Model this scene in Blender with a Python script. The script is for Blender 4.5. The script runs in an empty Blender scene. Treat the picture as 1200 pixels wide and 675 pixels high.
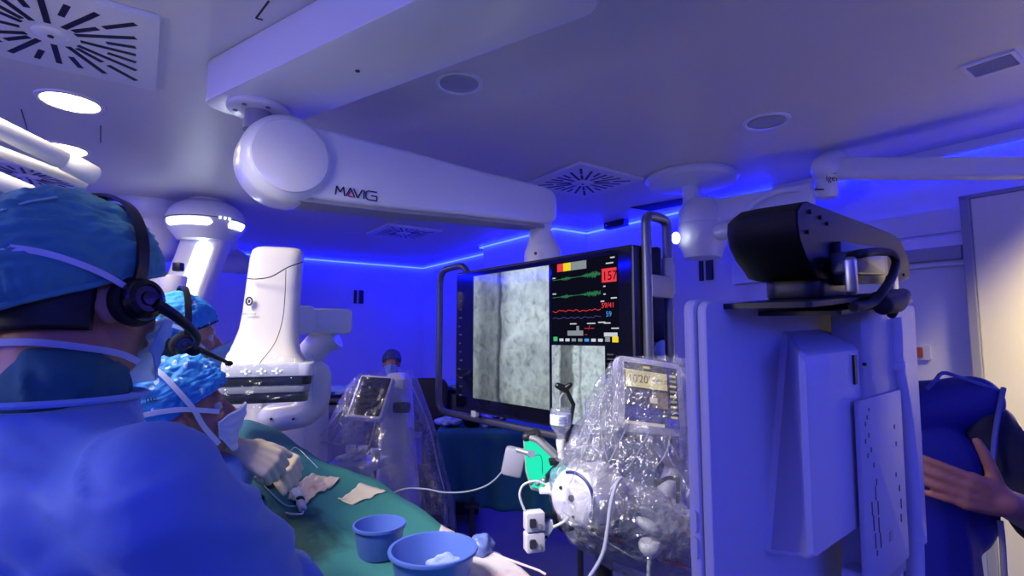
import bpy, bmesh, math, random
from mathutils import Vector, Matrix, noise
random.seed(7)
D = bpy.data
SC = bpy.context.scene
COL = SC.collection
PI = math.pi
def R(a): return math.radians(a)
def V(*a): return Vector(a)

# ---------------------------------------------------------------- camera
F = 620.0                      # focal length in pixels of a 1200 px wide frame
PITCH = math.atan(55.5 / F)
EYE = V(0, 0, 1.6)
CEIL = 2.7
CP, SP = math.cos(PITCH), math.sin(PITCH)
def ray(px, py):
    a = (px - 600) / F; b = (337.5 - py) / F
    return V(a, CP - b * SP, SP + b * CP)
def W(px, py, Y):              # the point on this line of sight at world depth Y
    d = ray(px, py); return EYE + d * (Y / d.y)
def WZ(px, py, z):             # ... at world height z
    d = ray(px, py); return EYE + d * ((z - EYE.z) / d.z)
def WP(px, py, p0, n):         # ... on a plane
    d = ray(px, py); return EYE + d * ((p0 - EYE).dot(n) / d.dot(n))
def CD(px, py, t):             # ... at camera depth t
    return EYE + ray(px, py) * t
cam = D.cameras.new('camera'); co = D.objects.new('camera', cam); COL.objects.link(co)
co.location = EYE; co.rotation_euler = (PI / 2 + PITCH, 0, 0)
cam.sensor_width = 36; cam.lens = 36 * F / 1200; cam.clip_start = 0.02
SC.camera = co

# room axes: U to the right-hand wall, A to the near end
RA = R(35)
U2 = V(math.cos(RA), math.sin(RA), 0); V2 = V(math.sin(RA), -math.cos(RA), 0)
def UV(u, v, z=0): return U2 * u + V2 * v + V(0, 0, z)

# ---------------------------------------------------------------- materials
MATS = {}
def lin(c):
    c = c / 255.0
    return c / 12.92 if c <= 0.04045 else ((c + 0.055) / 1.055) ** 2.4
def rgb(r, g, b): return (lin(r), lin(g), lin(b), 1)
def nmat(name):
    m = D.materials.new(name); m.use_nodes = True
    nt = m.node_tree; nt.nodes.clear()
    return m, nt, nt.nodes, nt.links
def M(name, col, rough=0.5, metal=0.0, var=0.06, scale=12, bump=0.0, bscale=60, coat=0.0, sheen=0.0, trans=0.0, spec=0.5, dist=0.004):
    if name in MATS: return MATS[name]
    m, nt, N, L = nmat(name)
    out = N.new('ShaderNodeOutputMaterial'); b = N.new('ShaderNodeBsdfPrincipled')
    L.new(b.outputs[0], out.inputs[0])
    c = rgb(*col)
    tc = N.new('ShaderNodeTexCoord'); nz = N.new('ShaderNodeTexNoise')
    nz.inputs['Scale'].default_value = scale; nz.inputs['Detail'].default_value = 4
    L.new(tc.outputs['Object'], nz.inputs['Vector'])
    mx = N.new('ShaderNodeMix'); mx.data_type = 'RGBA'
    mx.inputs['A'].default_value = tuple(x * (1 - var) for x in c[:3]) + (1,)
    mx.inputs['B'].default_value = tuple(min(1, x * (1 + var)) for x in c[:3]) + (1,)
    L.new(nz.outputs['Fac'], mx.inputs['Factor']); L.new(mx.outputs['Result'], b.inputs['Base Color'])
    b.inputs['Roughness'].default_value = rough; b.inputs['Metallic'].default_value = metal
    b.inputs['Coat Weight'].default_value = coat; b.inputs['Coat Roughness'].default_value = 0.08
    b.inputs['Sheen Weight'].default_value = sheen; b.inputs['Transmission Weight'].default_value = trans
    b.inputs['Specular IOR Level'].default_value = spec
    if bump:
        n2 = N.new('ShaderNodeTexNoise'); n2.inputs['Scale'].default_value = bscale; n2.inputs['Detail'].default_value = 5
        L.new(tc.outputs['Object'], n2.inputs['Vector'])
        bp = N.new('ShaderNodeBump'); bp.inputs['Strength'].default_value = bump; bp.inputs['Distance'].default_value = dist
        L.new(n2.outputs['Fac'], bp.inputs['Height']); L.new(bp.outputs[0], b.inputs['Normal'])
    MATS[name] = m; return m
def EM(name, col, strength=1.0, raw=False):
    if name in MATS: return MATS[name]
    m, nt, N, L = nmat(name)
    out = N.new('ShaderNodeOutputMaterial'); e = N.new('ShaderNodeEmission')
    e.inputs[0].default_value = (col + (1,)) if raw else rgb(*col)
    e.inputs[1].default_value = strength
    L.new(e.outputs[0], out.inputs[0]); MATS[name] = m; return m
def PLASTIC(name, opac=0.10, gl=0.35, scale=14, tint=(235, 238, 250)):
    """clear film: transparent sheet with crinkled gloss and a little milkiness"""
    if name in MATS: return MATS[name]
    m, nt, N, L = nmat(name)
    out = N.new('ShaderNodeOutputMaterial')
    tr = N.new('ShaderNodeBsdfTransparent'); tr.inputs[0].default_value = (0.95, 0.96, 0.97, 1)
    gs = N.new('ShaderNodeBsdfGlossy'); gs.inputs['Roughness'].default_value = 0.09; gs.inputs[0].default_value = (1, 1, 1, 1)
    df = N.new('ShaderNodeBsdfTranslucent'); df.inputs[0].default_value = rgb(*tint)
    d2 = N.new('ShaderNodeBsdfDiffuse'); d2.inputs[0].default_value = rgb(*tint)
    md = N.new('ShaderNodeMixShader'); md.inputs[0].default_value = 0.5
    L.new(df.outputs[0], md.inputs[1]); L.new(d2.outputs[0], md.inputs[2])
    tc = N.new('ShaderNodeTexCoord'); nz = N.new('ShaderNodeTexNoise'); nz.inputs['Scale'].default_value = scale
    nz.inputs['Detail'].default_value = 3; nz.inputs['Distortion'].default_value = 1.2
    L.new(tc.outputs['Object'], nz.inputs['Vector'])
    bp = N.new('ShaderNodeBump'); bp.inputs['Strength'].default_value = 0.9; bp.inputs['Distance'].default_value = 0.03
    L.new(nz.outputs['Fac'], bp.inputs['Height'])
    for s in (gs, df, d2): L.new(bp.outputs[0], s.inputs['Normal'])
    lw = N.new('ShaderNodeLayerWeight'); lw.inputs[0].default_value = 0.35; L.new(bp.outputs[0], lw.inputs['Normal'])
    mr = N.new('ShaderNodeMapRange'); mr.inputs['To Min'].default_value = 0.05; mr.inputs['To Max'].default_value = gl
    L.new(lw.outputs['Facing'], mr.inputs['Value'])
    s1 = N.new('ShaderNodeMixShader'); s1.inputs[0].default_value = opac
    L.new(tr.outputs[0], s1.inputs[1]); L.new(md.outputs[0], s1.inputs[2])
    s2 = N.new('ShaderNodeMixShader'); L.new(mr.outputs[0], s2.inputs[0])
    L.new(s1.outputs[0], s2.inputs[1]); L.new(gs.outputs[0], s2.inputs[2]); L.new(s2.outputs[0], out.inputs[0])
    MATS[name] = m; return m

# ---------------------------------------------------------------- mesh building
def basis(z, up=V(0, 0, 1)):
    z = z.normalized()
    if abs(z.dot(up)) > 0.98: up = V(0, 1, 0)
    x = up.cross(z).normalized(); y = z.cross(x)
    return Matrix((x, y, z)).transposed()
def frame(o, x, y, z):
    m = Matrix((x, y, z)).transposed().to_4x4(); m.translation = o; return m
class MB:
    def __init__(s): s.bm = bmesh.new()
    def box(s, c, size, rot=None, bevel=0.0, seg=2):
        r = bmesh.ops.create_cube(s.bm, size=1.0); vs = r['verts']
        m = Matrix.Translation(c) @ (rot.to_4x4() if rot else Matrix()) @ Matrix.Diagonal((*size, 1))
        bmesh.ops.transform(s.bm, matrix=m, verts=vs)
        if bevel:
            es = list({e for v in vs for e in v.link_edges})
            bmesh.ops.bevel(s.bm, geom=es, offset=bevel, segments=seg, affect='EDGES', profile=0.5)
        return s
    def ring_loft(s, rings, cap=True, closed=True):
        vv = [[s.bm.verts.new(p) for p in r] for r in rings]
        n = len(vv[0])
        for a, b in zip(vv, vv[1:]):
            for i in range(n if closed else n - 1):
                j = (i + 1) % n
                s.bm.faces.new((a[i], a[j], b[j], b[i]))
        if cap and closed:
            s.bm.faces.new(list(reversed(vv[0]))); s.bm.faces.new(vv[-1])
        return vv
    def lathe(s, prof, o=V(0, 0, 0), axis=V(0, 0, 1), seg=32, cap=True, sx=1.0, up=V(0, 0, 1)):
        b = basis(axis, up)
        rings = []
        for r, h in prof:
            r = max(r, 1e-4)
            rings.append([o + b @ V(r * sx * math.cos(2 * PI * i / seg), r * math.sin(2 * PI * i / seg), h) for i in range(seg)])
        s.ring_loft(rings, cap); return s
    def cyl(s, p0, p1, r0, r1=None, seg=20):
        r1 = r0 if r1 is None else r1
        s.lathe([(r0, 0), (r1, (p1 - p0).length)], p0, p1 - p0, seg); return s
    def rcyl(s, p0, p1, r, bev=0.004, seg=28):
        h = (p1 - p0).length; bev = min(bev, h / 2.1, r * 0.9)
        k = bev * 0.3
        s.lathe([(r - bev, 0), (r - k, k), (r, bev), (r, h - bev), (r - k, h - k), (r - bev, h)], p0, p1 - p0, seg); return s
    def tube(s, pts, r, seg=10, cap=True):
        pts = [Vector(p) for p in pts]; n = len(pts); rings = []; prev = None
        rr = r if isinstance(r, (list, tuple)) else [r] * n
        for i, p in enumerate(pts):
            t = (pts[min(i + 1, n - 1)] - pts[max(i - 1, 0)]).normalized()
            if prev is None:
                x = basis(t) @ V(1, 0, 0)
            else:
                x = prev - t * prev.dot(t)
                if x.length < 1e-6: x = basis(t) @ V(1, 0, 0)
                x.normalize()
            prev = x; y = t.cross(x)
            rings.append([p + (x * math.cos(2 * PI * k / seg) + y * math.sin(2 * PI * k / seg)) * rr[i] for k in range(seg)])
        s.ring_loft(rings, cap); return s
    def ribbon(s, pts, nrm, w, t=0.0012):
        """flat strap through pts; nrm = outward normals"""
        rings = []
        n = len(pts)
        for i, p in enumerate(pts):
            tg = (pts[min(i + 1, n - 1)] - pts[max(i - 1, 0)]).normalized()
            nn = nrm[i].normalized(); sd = tg.cross(nn).normalized()
            rings.append([p + sd * w / 2, p + sd * w / 2 + nn * t, p - sd * w / 2 + nn * t, p - sd * w / 2])
        s.ring_loft(rings); return s
    def ell(s, c, r, rot=None, seg=20, rings=12):
        res = bmesh.ops.create_uvsphere(s.bm, u_segments=seg, v_segments=rings, radius=1.0)
        m = Matrix.Translation(c) @ (rot.to_4x4() if rot else Matrix()) @ Matrix.Diagonal((*r, 1))
        bmesh.ops.transform(s.bm, matrix=m, verts=res['verts']); return s
    def cap(s, p0, p1, r0, r1=None, seg=16):
        """tapered capsule"""
        r1 = r0 if r1 is None else r1
        d = p1 - p0; h = d.length; prof = []
        if h < 1e-6: return s.ell(p0, (r0, r0, r0))
        for k in range(6): a = -PI / 2 + PI / 2 * k / 5; prof.append((r0 * math.cos(a), r0 * math.sin(a)))
        for k in range(6): a = PI / 2 * k / 5; prof.append((r1 * math.cos(a), h + r1 * math.sin(a)))
        s.lathe(prof, p0, d, seg); return s
    def chain(s, pts, rs):
        for i in range(len(pts) - 1): s.cap(Vector(pts[i]), Vector(pts[i + 1]), rs[i], rs[i + 1])
        return s
    def prism(s, poly, depth):
        """poly: list of 3D points, depth: vector"""
        a = [Vector(p) for p in poly]; b = [p + depth for p in a]
        s.ring_loft([a, b]); return s
    def plate(s, m, x0, x1, y0, y1, z0, z1, bevel=0.0):
        """box in the frame m"""
        c = m @ V((x0 + x1) / 2, (y0 + y1) / 2, (z0 + z1) / 2)
        return s.box(c, (abs(x1 - x0), abs(y1 - y0), abs(z1 - z0)), m.to_3x3(), bevel)
    def rplate(s, m, x0, x1, y0, y1, z0, z1, rad, seg=5, bev=0.0):
        """plate with rounded corners in its own x-y plane, optionally rounded rims"""
        def outl(ins):
            pts = []
            r = max(rad - ins, 0.0005)
            for cx, cy, a0 in ((x1 - rad, y1 - rad, 0), (x0 + rad, y1 - rad, 90), (x0 + rad, y0 + rad, 180), (x1 - rad, y0 + rad, 270)):
                for k in range(seg + 1):
                    a = R(a0 + 90 * k / seg); pts.append((cx + r * math.cos(a), cy + r * math.sin(a)))
            return pts
        lv = [(0, z0), (0, z1)] if not bev else [(bev, z0), (bev * 0.3, z0 + bev * 0.3), (0, z0 + bev), (0, z1 - bev), (bev * 0.3, z1 - bev * 0.3), (bev, z1)]
        s.ring_loft([[m @ V(x, y, z) for x, y in outl(i)] for i, z in lv]); return s
    def shell(s, fn, nu, nv, closed_u=True):
        """surface grid fn(i/nu, j/nv) -> point"""
        g = [[s.bm.verts.new(fn(i / nu, j / nv)) for i in range(nu if closed_u else nu + 1)] for j in range(nv + 1)]
        n = len(g[0])
        for a, b in zip(g, g[1:]):
            for i in range(n if closed_u else n - 1):
                j = (i + 1) % n
                s.bm.faces.new((a[i], a[j], b[j], b[i]))
        return s
    def obj(s, name, mat, parent=None, smooth=True, angle=40, solid=0.0, sub=0):
        me = D.meshes.new(name)
        bmesh.ops.recalc_face_normals(s.bm, faces=s.bm.faces)
        s.bm.to_mesh(me); s.bm.free()
        return link(name, me, mat, parent, smooth, angle, solid, sub)
def link(name, me, mat, parent=None, smooth=True, angle=40, solid=0.0, sub=0):
    if mat is not None: me.materials.append(mat)
    if smooth:
        for p in me.polygons: p.use_smooth = True
        if angle < 180: me.set_sharp_from_angle(angle=R(angle))
    o = D.objects.new(name, me); COL.objects.link(o)
    # put the origin at the mesh's own centre so that textures and pushes act from there
    if me.vertices:
        n = len(me.vertices); c = V(0, 0, 0)
        lo = V(*(min(v.co[k] for v in me.vertices) for k in range(3))); hi = V(*(max(v.co[k] for v in me.vertices) for k in range(3)))
        c = (lo + hi) / 2
        me.transform(Matrix.Translation(-c))
    else: c = V(0, 0, 0)
    if parent:
        o.parent = parent; bp = V(0, 0, 0); q = parent
        while q: bp += q.location; q = q.parent
        o.location = c - bp
    else: o.location = c
    if solid:
        md = o.modifiers.new('thickness', 'SOLIDIFY'); md.thickness = solid; md.offset = 0
    if sub:
        md = o.modifiers.new('smooth', 'SUBSURF'); md.levels = sub; md.render_levels = sub
    return o
def thing(name, loc, label, cat, group=None):
    o = D.objects.new(name, None); COL.objects.link(o); o.location = loc; o.empty_display_size = 0.1
    return tag(o, label, cat, group)
def tag(o, label, cat, group=None):
    o['label'] = label; o['category'] = cat
    if group: o['group'] = group
    return o
def struct(o): o['kind'] = 'structure'; return o
def remesh(mb, voxel, smooth=3, fold=None):
    """one continuous skin around everything in mb"""
    me = D.meshes.new('tmp'); mb.bm.to_mesh(me); mb.bm.free()
    o = D.objects.new('tmp', me); COL.objects.link(o)
    md = o.modifiers.new('r', 'REMESH'); md.mode = 'VOXEL'; md.voxel_size = voxel
    if smooth:
        ms = o.modifiers.new('s', 'SMOOTH'); ms.iterations = smooth; ms.factor = 0.5
    dg = bpy.context.evaluated_depsgraph_get(); dg.update()
    out = D.meshes.new_from_object(o.evaluated_get(dg))
    D.objects.remove(o); D.meshes.remove(me)
    if fold:
        ns = [v.normal.copy() for v in out.vertices]
        for v, n in zip(out.vertices, ns): v.co += n * fold(v.co)
    return out
def text(string, size, m, mat, name, parent=None, depth=0.0006, align='LEFT'):
    c = D.curves.new('t', 'FONT'); c.body = string; c.size = size; c.extrude = depth; c.align_x = align
    o = D.objects.new('t', c); COL.objects.link(o)
    dg = bpy.context.evaluated_depsgraph_get(); dg.update()
    me = D.meshes.new_from_object(o.evaluated_get(dg)); D.objects.remove(o)
    me.transform(m)
    return link(name, me, mat, parent, smooth=False)
def arc(c, x, y, r, a0, a1, n=8):
    return [c + (x * math.cos(R(a0 + (a1 - a0) * i / n)) + y * math.sin(R(a0 + (a1 - a0) * i / n))) * r for i in range(n + 1)]
def bez(pts, n=24):
    """smooth Catmull-Rom line through pts"""
    P = [Vector(p) for p in pts]; P = [P[0] * 2 - P[1]] + P + [P[-1] * 2 - P[-2]]
    out = []; k = max(2, n // (len(P) - 3))
    for i in range(1, len(P) - 2):
        for j in range(k):
            t = j / k; a, b, c, d = P[i - 1:i + 3]
            out.append(0.5 * ((2 * b) + (c - a) * t + (2 * a - 5 * b + 4 * c - d) * t * t + (3 * b - a - 3 * c + d) * t ** 3))
    out.append(P[-2]); return out
def fillet(pts, r, n=6):
    """polyline with rounded corners"""
    P = [Vector(p) for p in pts]; out = [P[0]]
    for a, b, c in zip(P, P[1:], P[2:]):
        d0 = (a - b); d1 = (c - b); q = min(r, d0.length / 2.05, d1.length / 2.05)
        p0 = b + d0.normalized() * q; p1 = b + d1.normalized() * q
        for k in range(n + 1):
            t = k / n; out.append(p0 * (1 - t) ** 2 + b * 2 * t * (1 - t) + p1 * t * t)
    out.append(P[-1]); return out
def sstep(a, b, x):
    t = max(0, min(1, (x - a) / (b - a))); return t * t * (3 - 2 * t)
# ---------------------------------------------------------------- common materials
wall_m = M('wall paint', (222, 222, 228), 0.55, var=0.02, scale=3, bump=0.03, bscale=120)
ceil_m = M('ceiling paint', (214, 212, 214), 0.42, var=0.03, scale=2.2, bump=0.06, bscale=5, dist=0.02)
white_m = M('white enamel', (226, 226, 230), 0.32, var=0.02, scale=5, coat=0.25)
cream_m = M('cream housing', (226, 220, 208), 0.38, var=0.02, scale=4, coat=0.15)
grey_m = M('grey plastic', (150, 150, 156), 0.45, var=0.04)
dark_m = M('dark grey plastic', (34, 34, 40), 0.45, var=0.1)
black_m = M('black plastic', (12, 12, 14), 0.42, var=0.1)
rubber_m = M('black rubber', (9, 9, 10), 0.7, var=0.1)
steel_m = M('brushed steel', (150, 152, 158), 0.33, metal=1.0, var=0.05, scale=40)
floor_m = M('vinyl floor', (92, 96, 122), 0.28, var=0.12, scale=30, bump=0.02, bscale=80)
lamp_m = EM('lamp white', (255, 226, 160), 26.0)
lampw_m = EM('panel lamp', (235, 246, 255), 6.0)
LEDB = 135.0
led_m = EM('blue led', (0.20, 0.45, LEDB), 1.0, raw=True)

# ---------------------------------------------------------------- the shell
vL, vN, uL = -7.80, 2.3, -3.4
path = [(uL, vL), (3.72, vL), (3.72, -5.5), (3.42, -5.5), (3.42, -4.12), (3.86, -4.12), (3.86, vN), (uL, vN)]
b = MB(); b.prism([UV(u, v, -0.1) for u, v in path], V(0, 0, 0.1)); struct(b.obj('floor', floor_m, smooth=False))
b = MB(); b.prism([UV(u, v, CEIL) for u, v in path], V(0, 0, 0.1)); struct(b.obj('ceiling', ceil_m, smooth=False))
def wall(name, segs):
    b = MB()
    for (a, c) in segs:
        p, q = UV(*a), UV(*c); d = (q - p).normalized(); n = V(d.y, -d.x, 0)
        # outward side is to the left of travel for this winding
        b.prism([p - d * 0.0, q + d * 0.0, q - n * 0.12, p - n * 0.12], V(0, 0, CEIL))
    return struct(b.obj(name, wall_m, smooth=False))
# one closed polygon per wall so that no corner is open
def wallpoly(name, pts):
    b = MB(); b.prism([UV(u, v, -0.1) for u, v in pts], V(0, 0, CEIL + 0.2)); struct(b.obj(name, wall_m, smooth=False))
wallpoly('wall_back', [(uL - .15, vL), (3.9, vL), (3.9, vL - .15), (uL - .15, vL - .15)])
wallpoly('wall_right', [(3.72, vL), (3.72, -5.5), (3.42, -5.5), (3.42, -4.12), (3.86, -4.12), (3.86, vN), (4.02, vN), (4.02, vL)])
wallpoly('wall_near', [(uL - .15, vN), (4.02, vN), (4.02, vN + .15), (uL - .15, vN + .15)])
wallpoly('wall_left', [(uL, vL), (uL, vN), (uL - .15, vN), (uL - .15, vL)])
# baseboard on the two far walls
b = MB()
b.prism([UV(uL, vL, 0), UV(3.72, vL, 0), UV(3.72, vL + .015, 0), UV(uL, vL + .015, 0)], V(0, 0, .1))
struct(b.obj('baseboard_back', grey_m, smooth=False))
b = MB()
b.prism([UV(3.86, -4.1, 0), UV(3.86, vN, 0), UV(3.845, vN, 0), UV(3.845, -4.1, 0)], V(0, 0, .1))
struct(b.obj('baseboard_right', grey_m, smooth=False))
# led light line that runs round the room where ceiling and wall meet
ins = 0.03
lp = [(uL + ins, vL + ins), (3.72 - ins, vL + ins), (3.72 - ins, -5.5 - ins), (3.42 - ins, -5.5 - ins), (3.42 - ins, -4.12 + ins),
      (3.86 - ins, -4.12 + ins), (3.86 - ins, -2.05), (3.86 - ins + .012, -2.02), (3.86 - ins + .012, vN - ins)]
lp = [(uL + ins, vN - ins), (uL + ins, vL + ins)] + lp[1:]
b2 = MB(); p = [(3.86 - .06, -2.05), (3.86 - .045, -2.05), (3.86 - .045, vN), (3.86 - .06, vN)]
b2.prism([UV(u, v, CEIL - .055) for u, v in p], V(0, 0, .055)); struct(b2.obj('trim_4', white_m, smooth=False))  # lip added to hide the led strip from below
names = ['along the back wall', 'down the far part of the right wall', 'across the corner pillar', 'along the pillar face', 'behind the pillar',
         'along the near part of the right wall', 'along the near wall', 'along the left wall']
b = MB()
for i in range(len(lp) - 1):
    p, q = UV(*lp[i], CEIL - .022), UV(*lp[i + 1], CEIL - .022); d = (q - p).normalized()
    b.box((p + q) / 2, ((q - p).length + .014, .014, .014), Matrix.Rotation(math.atan2(d.y, d.x), 3, 'Z'))
o = b.obj('led_strip', led_m, smooth=False)
tag(o, 'glowing blue light line running where walls and ceiling meet', 'led strip')

# ---------------------------------------------------------------- ceiling fittings
def vent(cx, cy, size, ang, label, wm=None):
    c = WZ(cx, cy, CEIL); t = thing('ceiling_vent', c, label, 'vent', 'square swirl vents in the ceiling')
    x = V(math.cos(ang), math.sin(ang), 0); y = V(-math.sin(ang), math.cos(ang), 0)
    m = frame(c, x, y, V(0, 0, 1)); h = size / 2
    b = MB(); b.rplate(m, -h, h, -h, h, -.022, -.002, .004); b.plate(m, -h * .98, h * .98, -h * .98, h * .98, -.002, 0)
    b.obj('face_plate', white_m, t, smooth=False)
    # dark radial slots, in rings like a swirl diffuser
    b = MB()
    for k in range(24):
        a = 2 * PI * k / 24
        e = h * .78 / max(abs(math.cos(a)), abs(math.sin(a)))
        spans = [(h * .26, min(h * .92, e))] if k % 2 == 0 else [(h * .52, min(h * .98, e))]
        if k % 6 == 3: spans = [(h * .30, h * .62), (h * .70, e)]
        for r0, r1 in spans:
            mm = m @ Matrix.Rotation(a, 4, 'Z')
            b.plate(mm, r0, r1, -h * .030, h * .030, -.0235, -.010)
    b.obj('slots', black_m, t, smooth=False)
    b = MB(); b.lathe([(h * .13, -.030), (h * .16, -.026), (h * .17, -.022)], c, V(0, 0, 1), 24); hub = b.obj('hub', white_m, t)
    b = MB(); b.lathe([(h * .03, -.034), (h * .03, -.029)], c, V(0, 0, 1), 12); b.obj('screw', dark_m, hub)
    return t
a35 = RA
vent(60, 33, .64, a35, 'large white square swirl vent in the ceiling, nearest one in the top left corner')
vent(32, 203, .6, a35, 'white swirl vent half hidden behind the teal cap and lamp arms')
vent(683, 211, .6, a35, 'white swirl vent to the right of the long monitor arm tip')
vent(473, 271, .6, a35, 'far white swirl vent below the lettered monitor arm')
def downlight(px, py, D_, lit, label):
    c = WZ(px, py, CEIL); t = thing('downlight', c, label, 'ceiling light', 'round recessed ceiling lights')
    r = D_ / 2
    b = MB(); b.lathe([(r * .9, -.004), (r, -.010), (r * 1.12, -.008), (r * 1.14, 0)], c, V(0, 0, 1), 40, cap=False)
    b.obj('trim_ring', white_m, t)
    b = MB(); b.lathe([(0, -.014 if lit else -.006), (r * .6, -.013 if lit else -.006), (r * .92, -.009 if lit else -.005), (r * .97, -.001), (0, -.001)], c, V(0, 0, 1), 40)
    b.obj('diffuser', lamp_m if lit else M('frosted glass', (168, 172, 184), .12, coat=.6), t)
    if lit:
        ld = D.lights.new('downlight_glow', 'AREA'); ld.shape = 'DISK'; ld.size = D_ * .9; ld.energy = lit
        ld.color = (1.0, .86, .62); lo = D.objects.new('downlight_glow', ld); COL.objects.link(lo); lo.location = c - V(0, 0, .03)
        ld.spread = R(170)
    return t
downlight(83, 119, .235, 9, 'lit round ceiling light just below the large corner vent')
downlight(74, 174, .235, 9, 'lit round ceiling light partly behind the white lamp arm')
downlight(538, 97, .185, 0, 'unlit round glass ceiling light beside the white boom')
downlight(898, 142, .2, 0, 'unlit blank round ceiling light above the right-hand jointed arm')
# square fitting at the right
c = WZ(1163, 75, CEIL); t = thing('ceiling_fitting', c, 'small square recessed glass fitting in the ceiling at right', 'ceiling fitting')
m = frame(c, U2, -V2, V(0, 0, 1)); b = MB()
for s in (-1, 1):
    b.plate(m, s * .085, s * .070, -.085, .085, -.01, 0); b.plate(m, -.07, .07, s * .085, s * .070, -.01, 0)
b.obj('frame', white_m, t, smooth=False)
b = MB(); b.plate(m, -.07, .07, -.07, .07, -.004, -.001); b.obj('glass', M('smoked glass', (120, 122, 150), .1, coat=.7), t, smooth=False)
# ceiling seams / access hatch outlines
def seam(p, q, w=.006):
    b = MB(); d = (q - p); b.box((p + q) / 2 - V(0, 0, .001), (d.length, w, .003), Matrix.Rotation(math.atan2(d.y, d.x), 3, 'Z'))
    return struct(b.obj('trim_1', dark_m, smooth=False))
seam(WZ(300, 21, CEIL), WZ(315, 1, CEIL)); seam(WZ(300, 21, CEIL), WZ(308, 23, CEIL))
seam(WZ(118, 147, CEIL), WZ(118, 167, CEIL), .004); seam(WZ(25, 128, CEIL), WZ(32, 152, CEIL), .004)
# flat dark plate on the ceiling, painted as the shade of a recess
c0 = WZ(738, 243, CEIL); p = [c0, WZ(762, 247, CEIL), WZ(800, 240, CEIL), WZ(800, 232, CEIL)]
b = MB(); b.prism([q - V(0, 0, .004) for q in p], V(0, 0, .003)); struct(b.obj('trim_2', M('shadow slot', (8, 8, 14), .8), smooth=False))
# black box by the light line
c = WZ(722, 263, CEIL - .03); t = thing('wall_sensor', c, 'small black box beside the blue light line, above the monitor', 'sensor')
m = frame(c, V2, U2, V(0, 0, 1)); b = MB(); b.rplate(m, -.13, .13, -.04, .04, -.03, .03, .008); b.obj('case', black_m, t)
b = MB(); b.ell(m @ V(-.09, -.042, 0), (.008, .008, .008), seg=10, rings=6); b.obj('lens', white_m, t)

# ---------------------------------------------------------------- wall fittings
nR = -U2; pR = UV(3.86, 0); nB = V2; pB = UV(0, vL)
def pull(px, py, p0, n, xdir, w, h, label):
    c = WP(px, py, p0, n) + n * .004; t = thing('wall_bracket', c, label, 'bracket', 'black vertical wall brackets')
    m = frame(c, xdir, V(0, 0, 1), n)
    b = MB(); b.rplate(m, -w / 2, -w * .22, -h / 2, h / 2, -.004, .012, .006); b.obj('thin_bar', black_m, t)
    b = MB(); b.rplate(m, w * .05, w / 2, -h / 2, h / 2, -.004, .02, .01); b.obj('wide_bar', black_m, t)
pull(420, 348, pB, nB, U2, .14, .20, 'black double-bar bracket on the blue back wall, left of the monitor')
pull(828, 314, pR, nR, V2, .13, .21, 'black double-bar bracket on the right wall, right of the monitor')
# sliding door at the right with its rail
dm = M('door leaf', (232, 226, 196), .4, var=.02)
P0 = WP(1143, 236, pR, nR); v0 = P0.dot(V2); ztop = P0.z
m = frame(UV(3.86, v0, 0), V2, V(0, 0, 1), -U2); m_door = m.copy(); ztop_door = ztop
b = MB(); b.plate(m, 0, 1.25, .02, ztop, .05, .10, .006); d1 = struct(b.obj('door_1', dm, smooth=False))
b = MB(); b.plate(m, -.045, 0, .02, ztop + .02, .03, .115, .006); b.plate(m, -.045, 1.25, ztop, ztop + .02, .03, .115)
b.obj('door_frame', grey_m, d1, smooth=False)
b = MB()
for x in (.30, .36): b.lathe([(.008, 0), (.008, .006)], m @ V(x, ztop - .16, .10), -U2, 10)
b.obj('screw', dark_m, d1)
b = MB(); b.plate(m, -1.5, 1.25, ztop - .16, ztop - .02, 0, .03); b.plate(m, -1.5, -.05, ztop - .36, ztop - .18, 0, .05, .006); 
struct(b.obj('trim_3', white_m, smooth=False))
b = MB(); b.plate(m, -.85, -.05, ztop - .33, ztop - .25, .05, .11, .01)
rail = b.obj('door_rail', grey_m); tag(rail, 'grey sliding rail fixed to the right wall, leading to the cream door', 'rail')
# switch on the wall and a white wall cabinet behind the tracking camera
c = WP(1082, 413, pR, nR); t = thing('wall_switch', c, 'small orange and white switch on the right wall', 'switch')
m2 = frame(c, V2, V(0, 0, 1), -U2); b = MB(); b.rplate(m2, -.04, .04, -.045, .045, 0, .02, .008); b.obj('plate', white_m, t)
b = MB(); b.rplate(m2, -.035, .005, -.03, .03, .02, .028, .005); b.obj('rocker', M('orange plastic', (196, 92, 50), .4), t)
c = WP(955, 352, pR, nR); t = thing('wall_cabinet', c, 'shallow white cabinet on the right wall behind the black camera bar', 'cabinet')
m2 = frame(c, V2, V(0, 0, 1), -U2)
b = MB(); b.rplate(m2, -.24, .24, -.14, .09, 0, .07, .012); b.obj('body', white_m, t)
b = MB(); b.rplate(m2, -.005, .225, -.13, .08, .07, .078, .008); b.rplate(m2, -.225, -.015, -.13, .08, .07, .078, .008); b.obj('door', white_m, t)
# ---------------------------------------------------------------- lamps and view
def area(name, loc, target, size, energy, col, size_y=None, spread=180):
    ld = D.lights.new(name, 'AREA'); ld.size = size; ld.energy = energy; ld.color = col; ld.spread = R(spread)
    if size_y: ld.shape = 'RECTANGLE'; ld.size_y = size_y
    o = D.objects.new(name, ld); COL.objects.link(o); o.location = loc
    o.rotation_euler = (Vector(target) - Vector(loc)).to_track_quat('-Z', 'Y').to_euler(); return o
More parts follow.
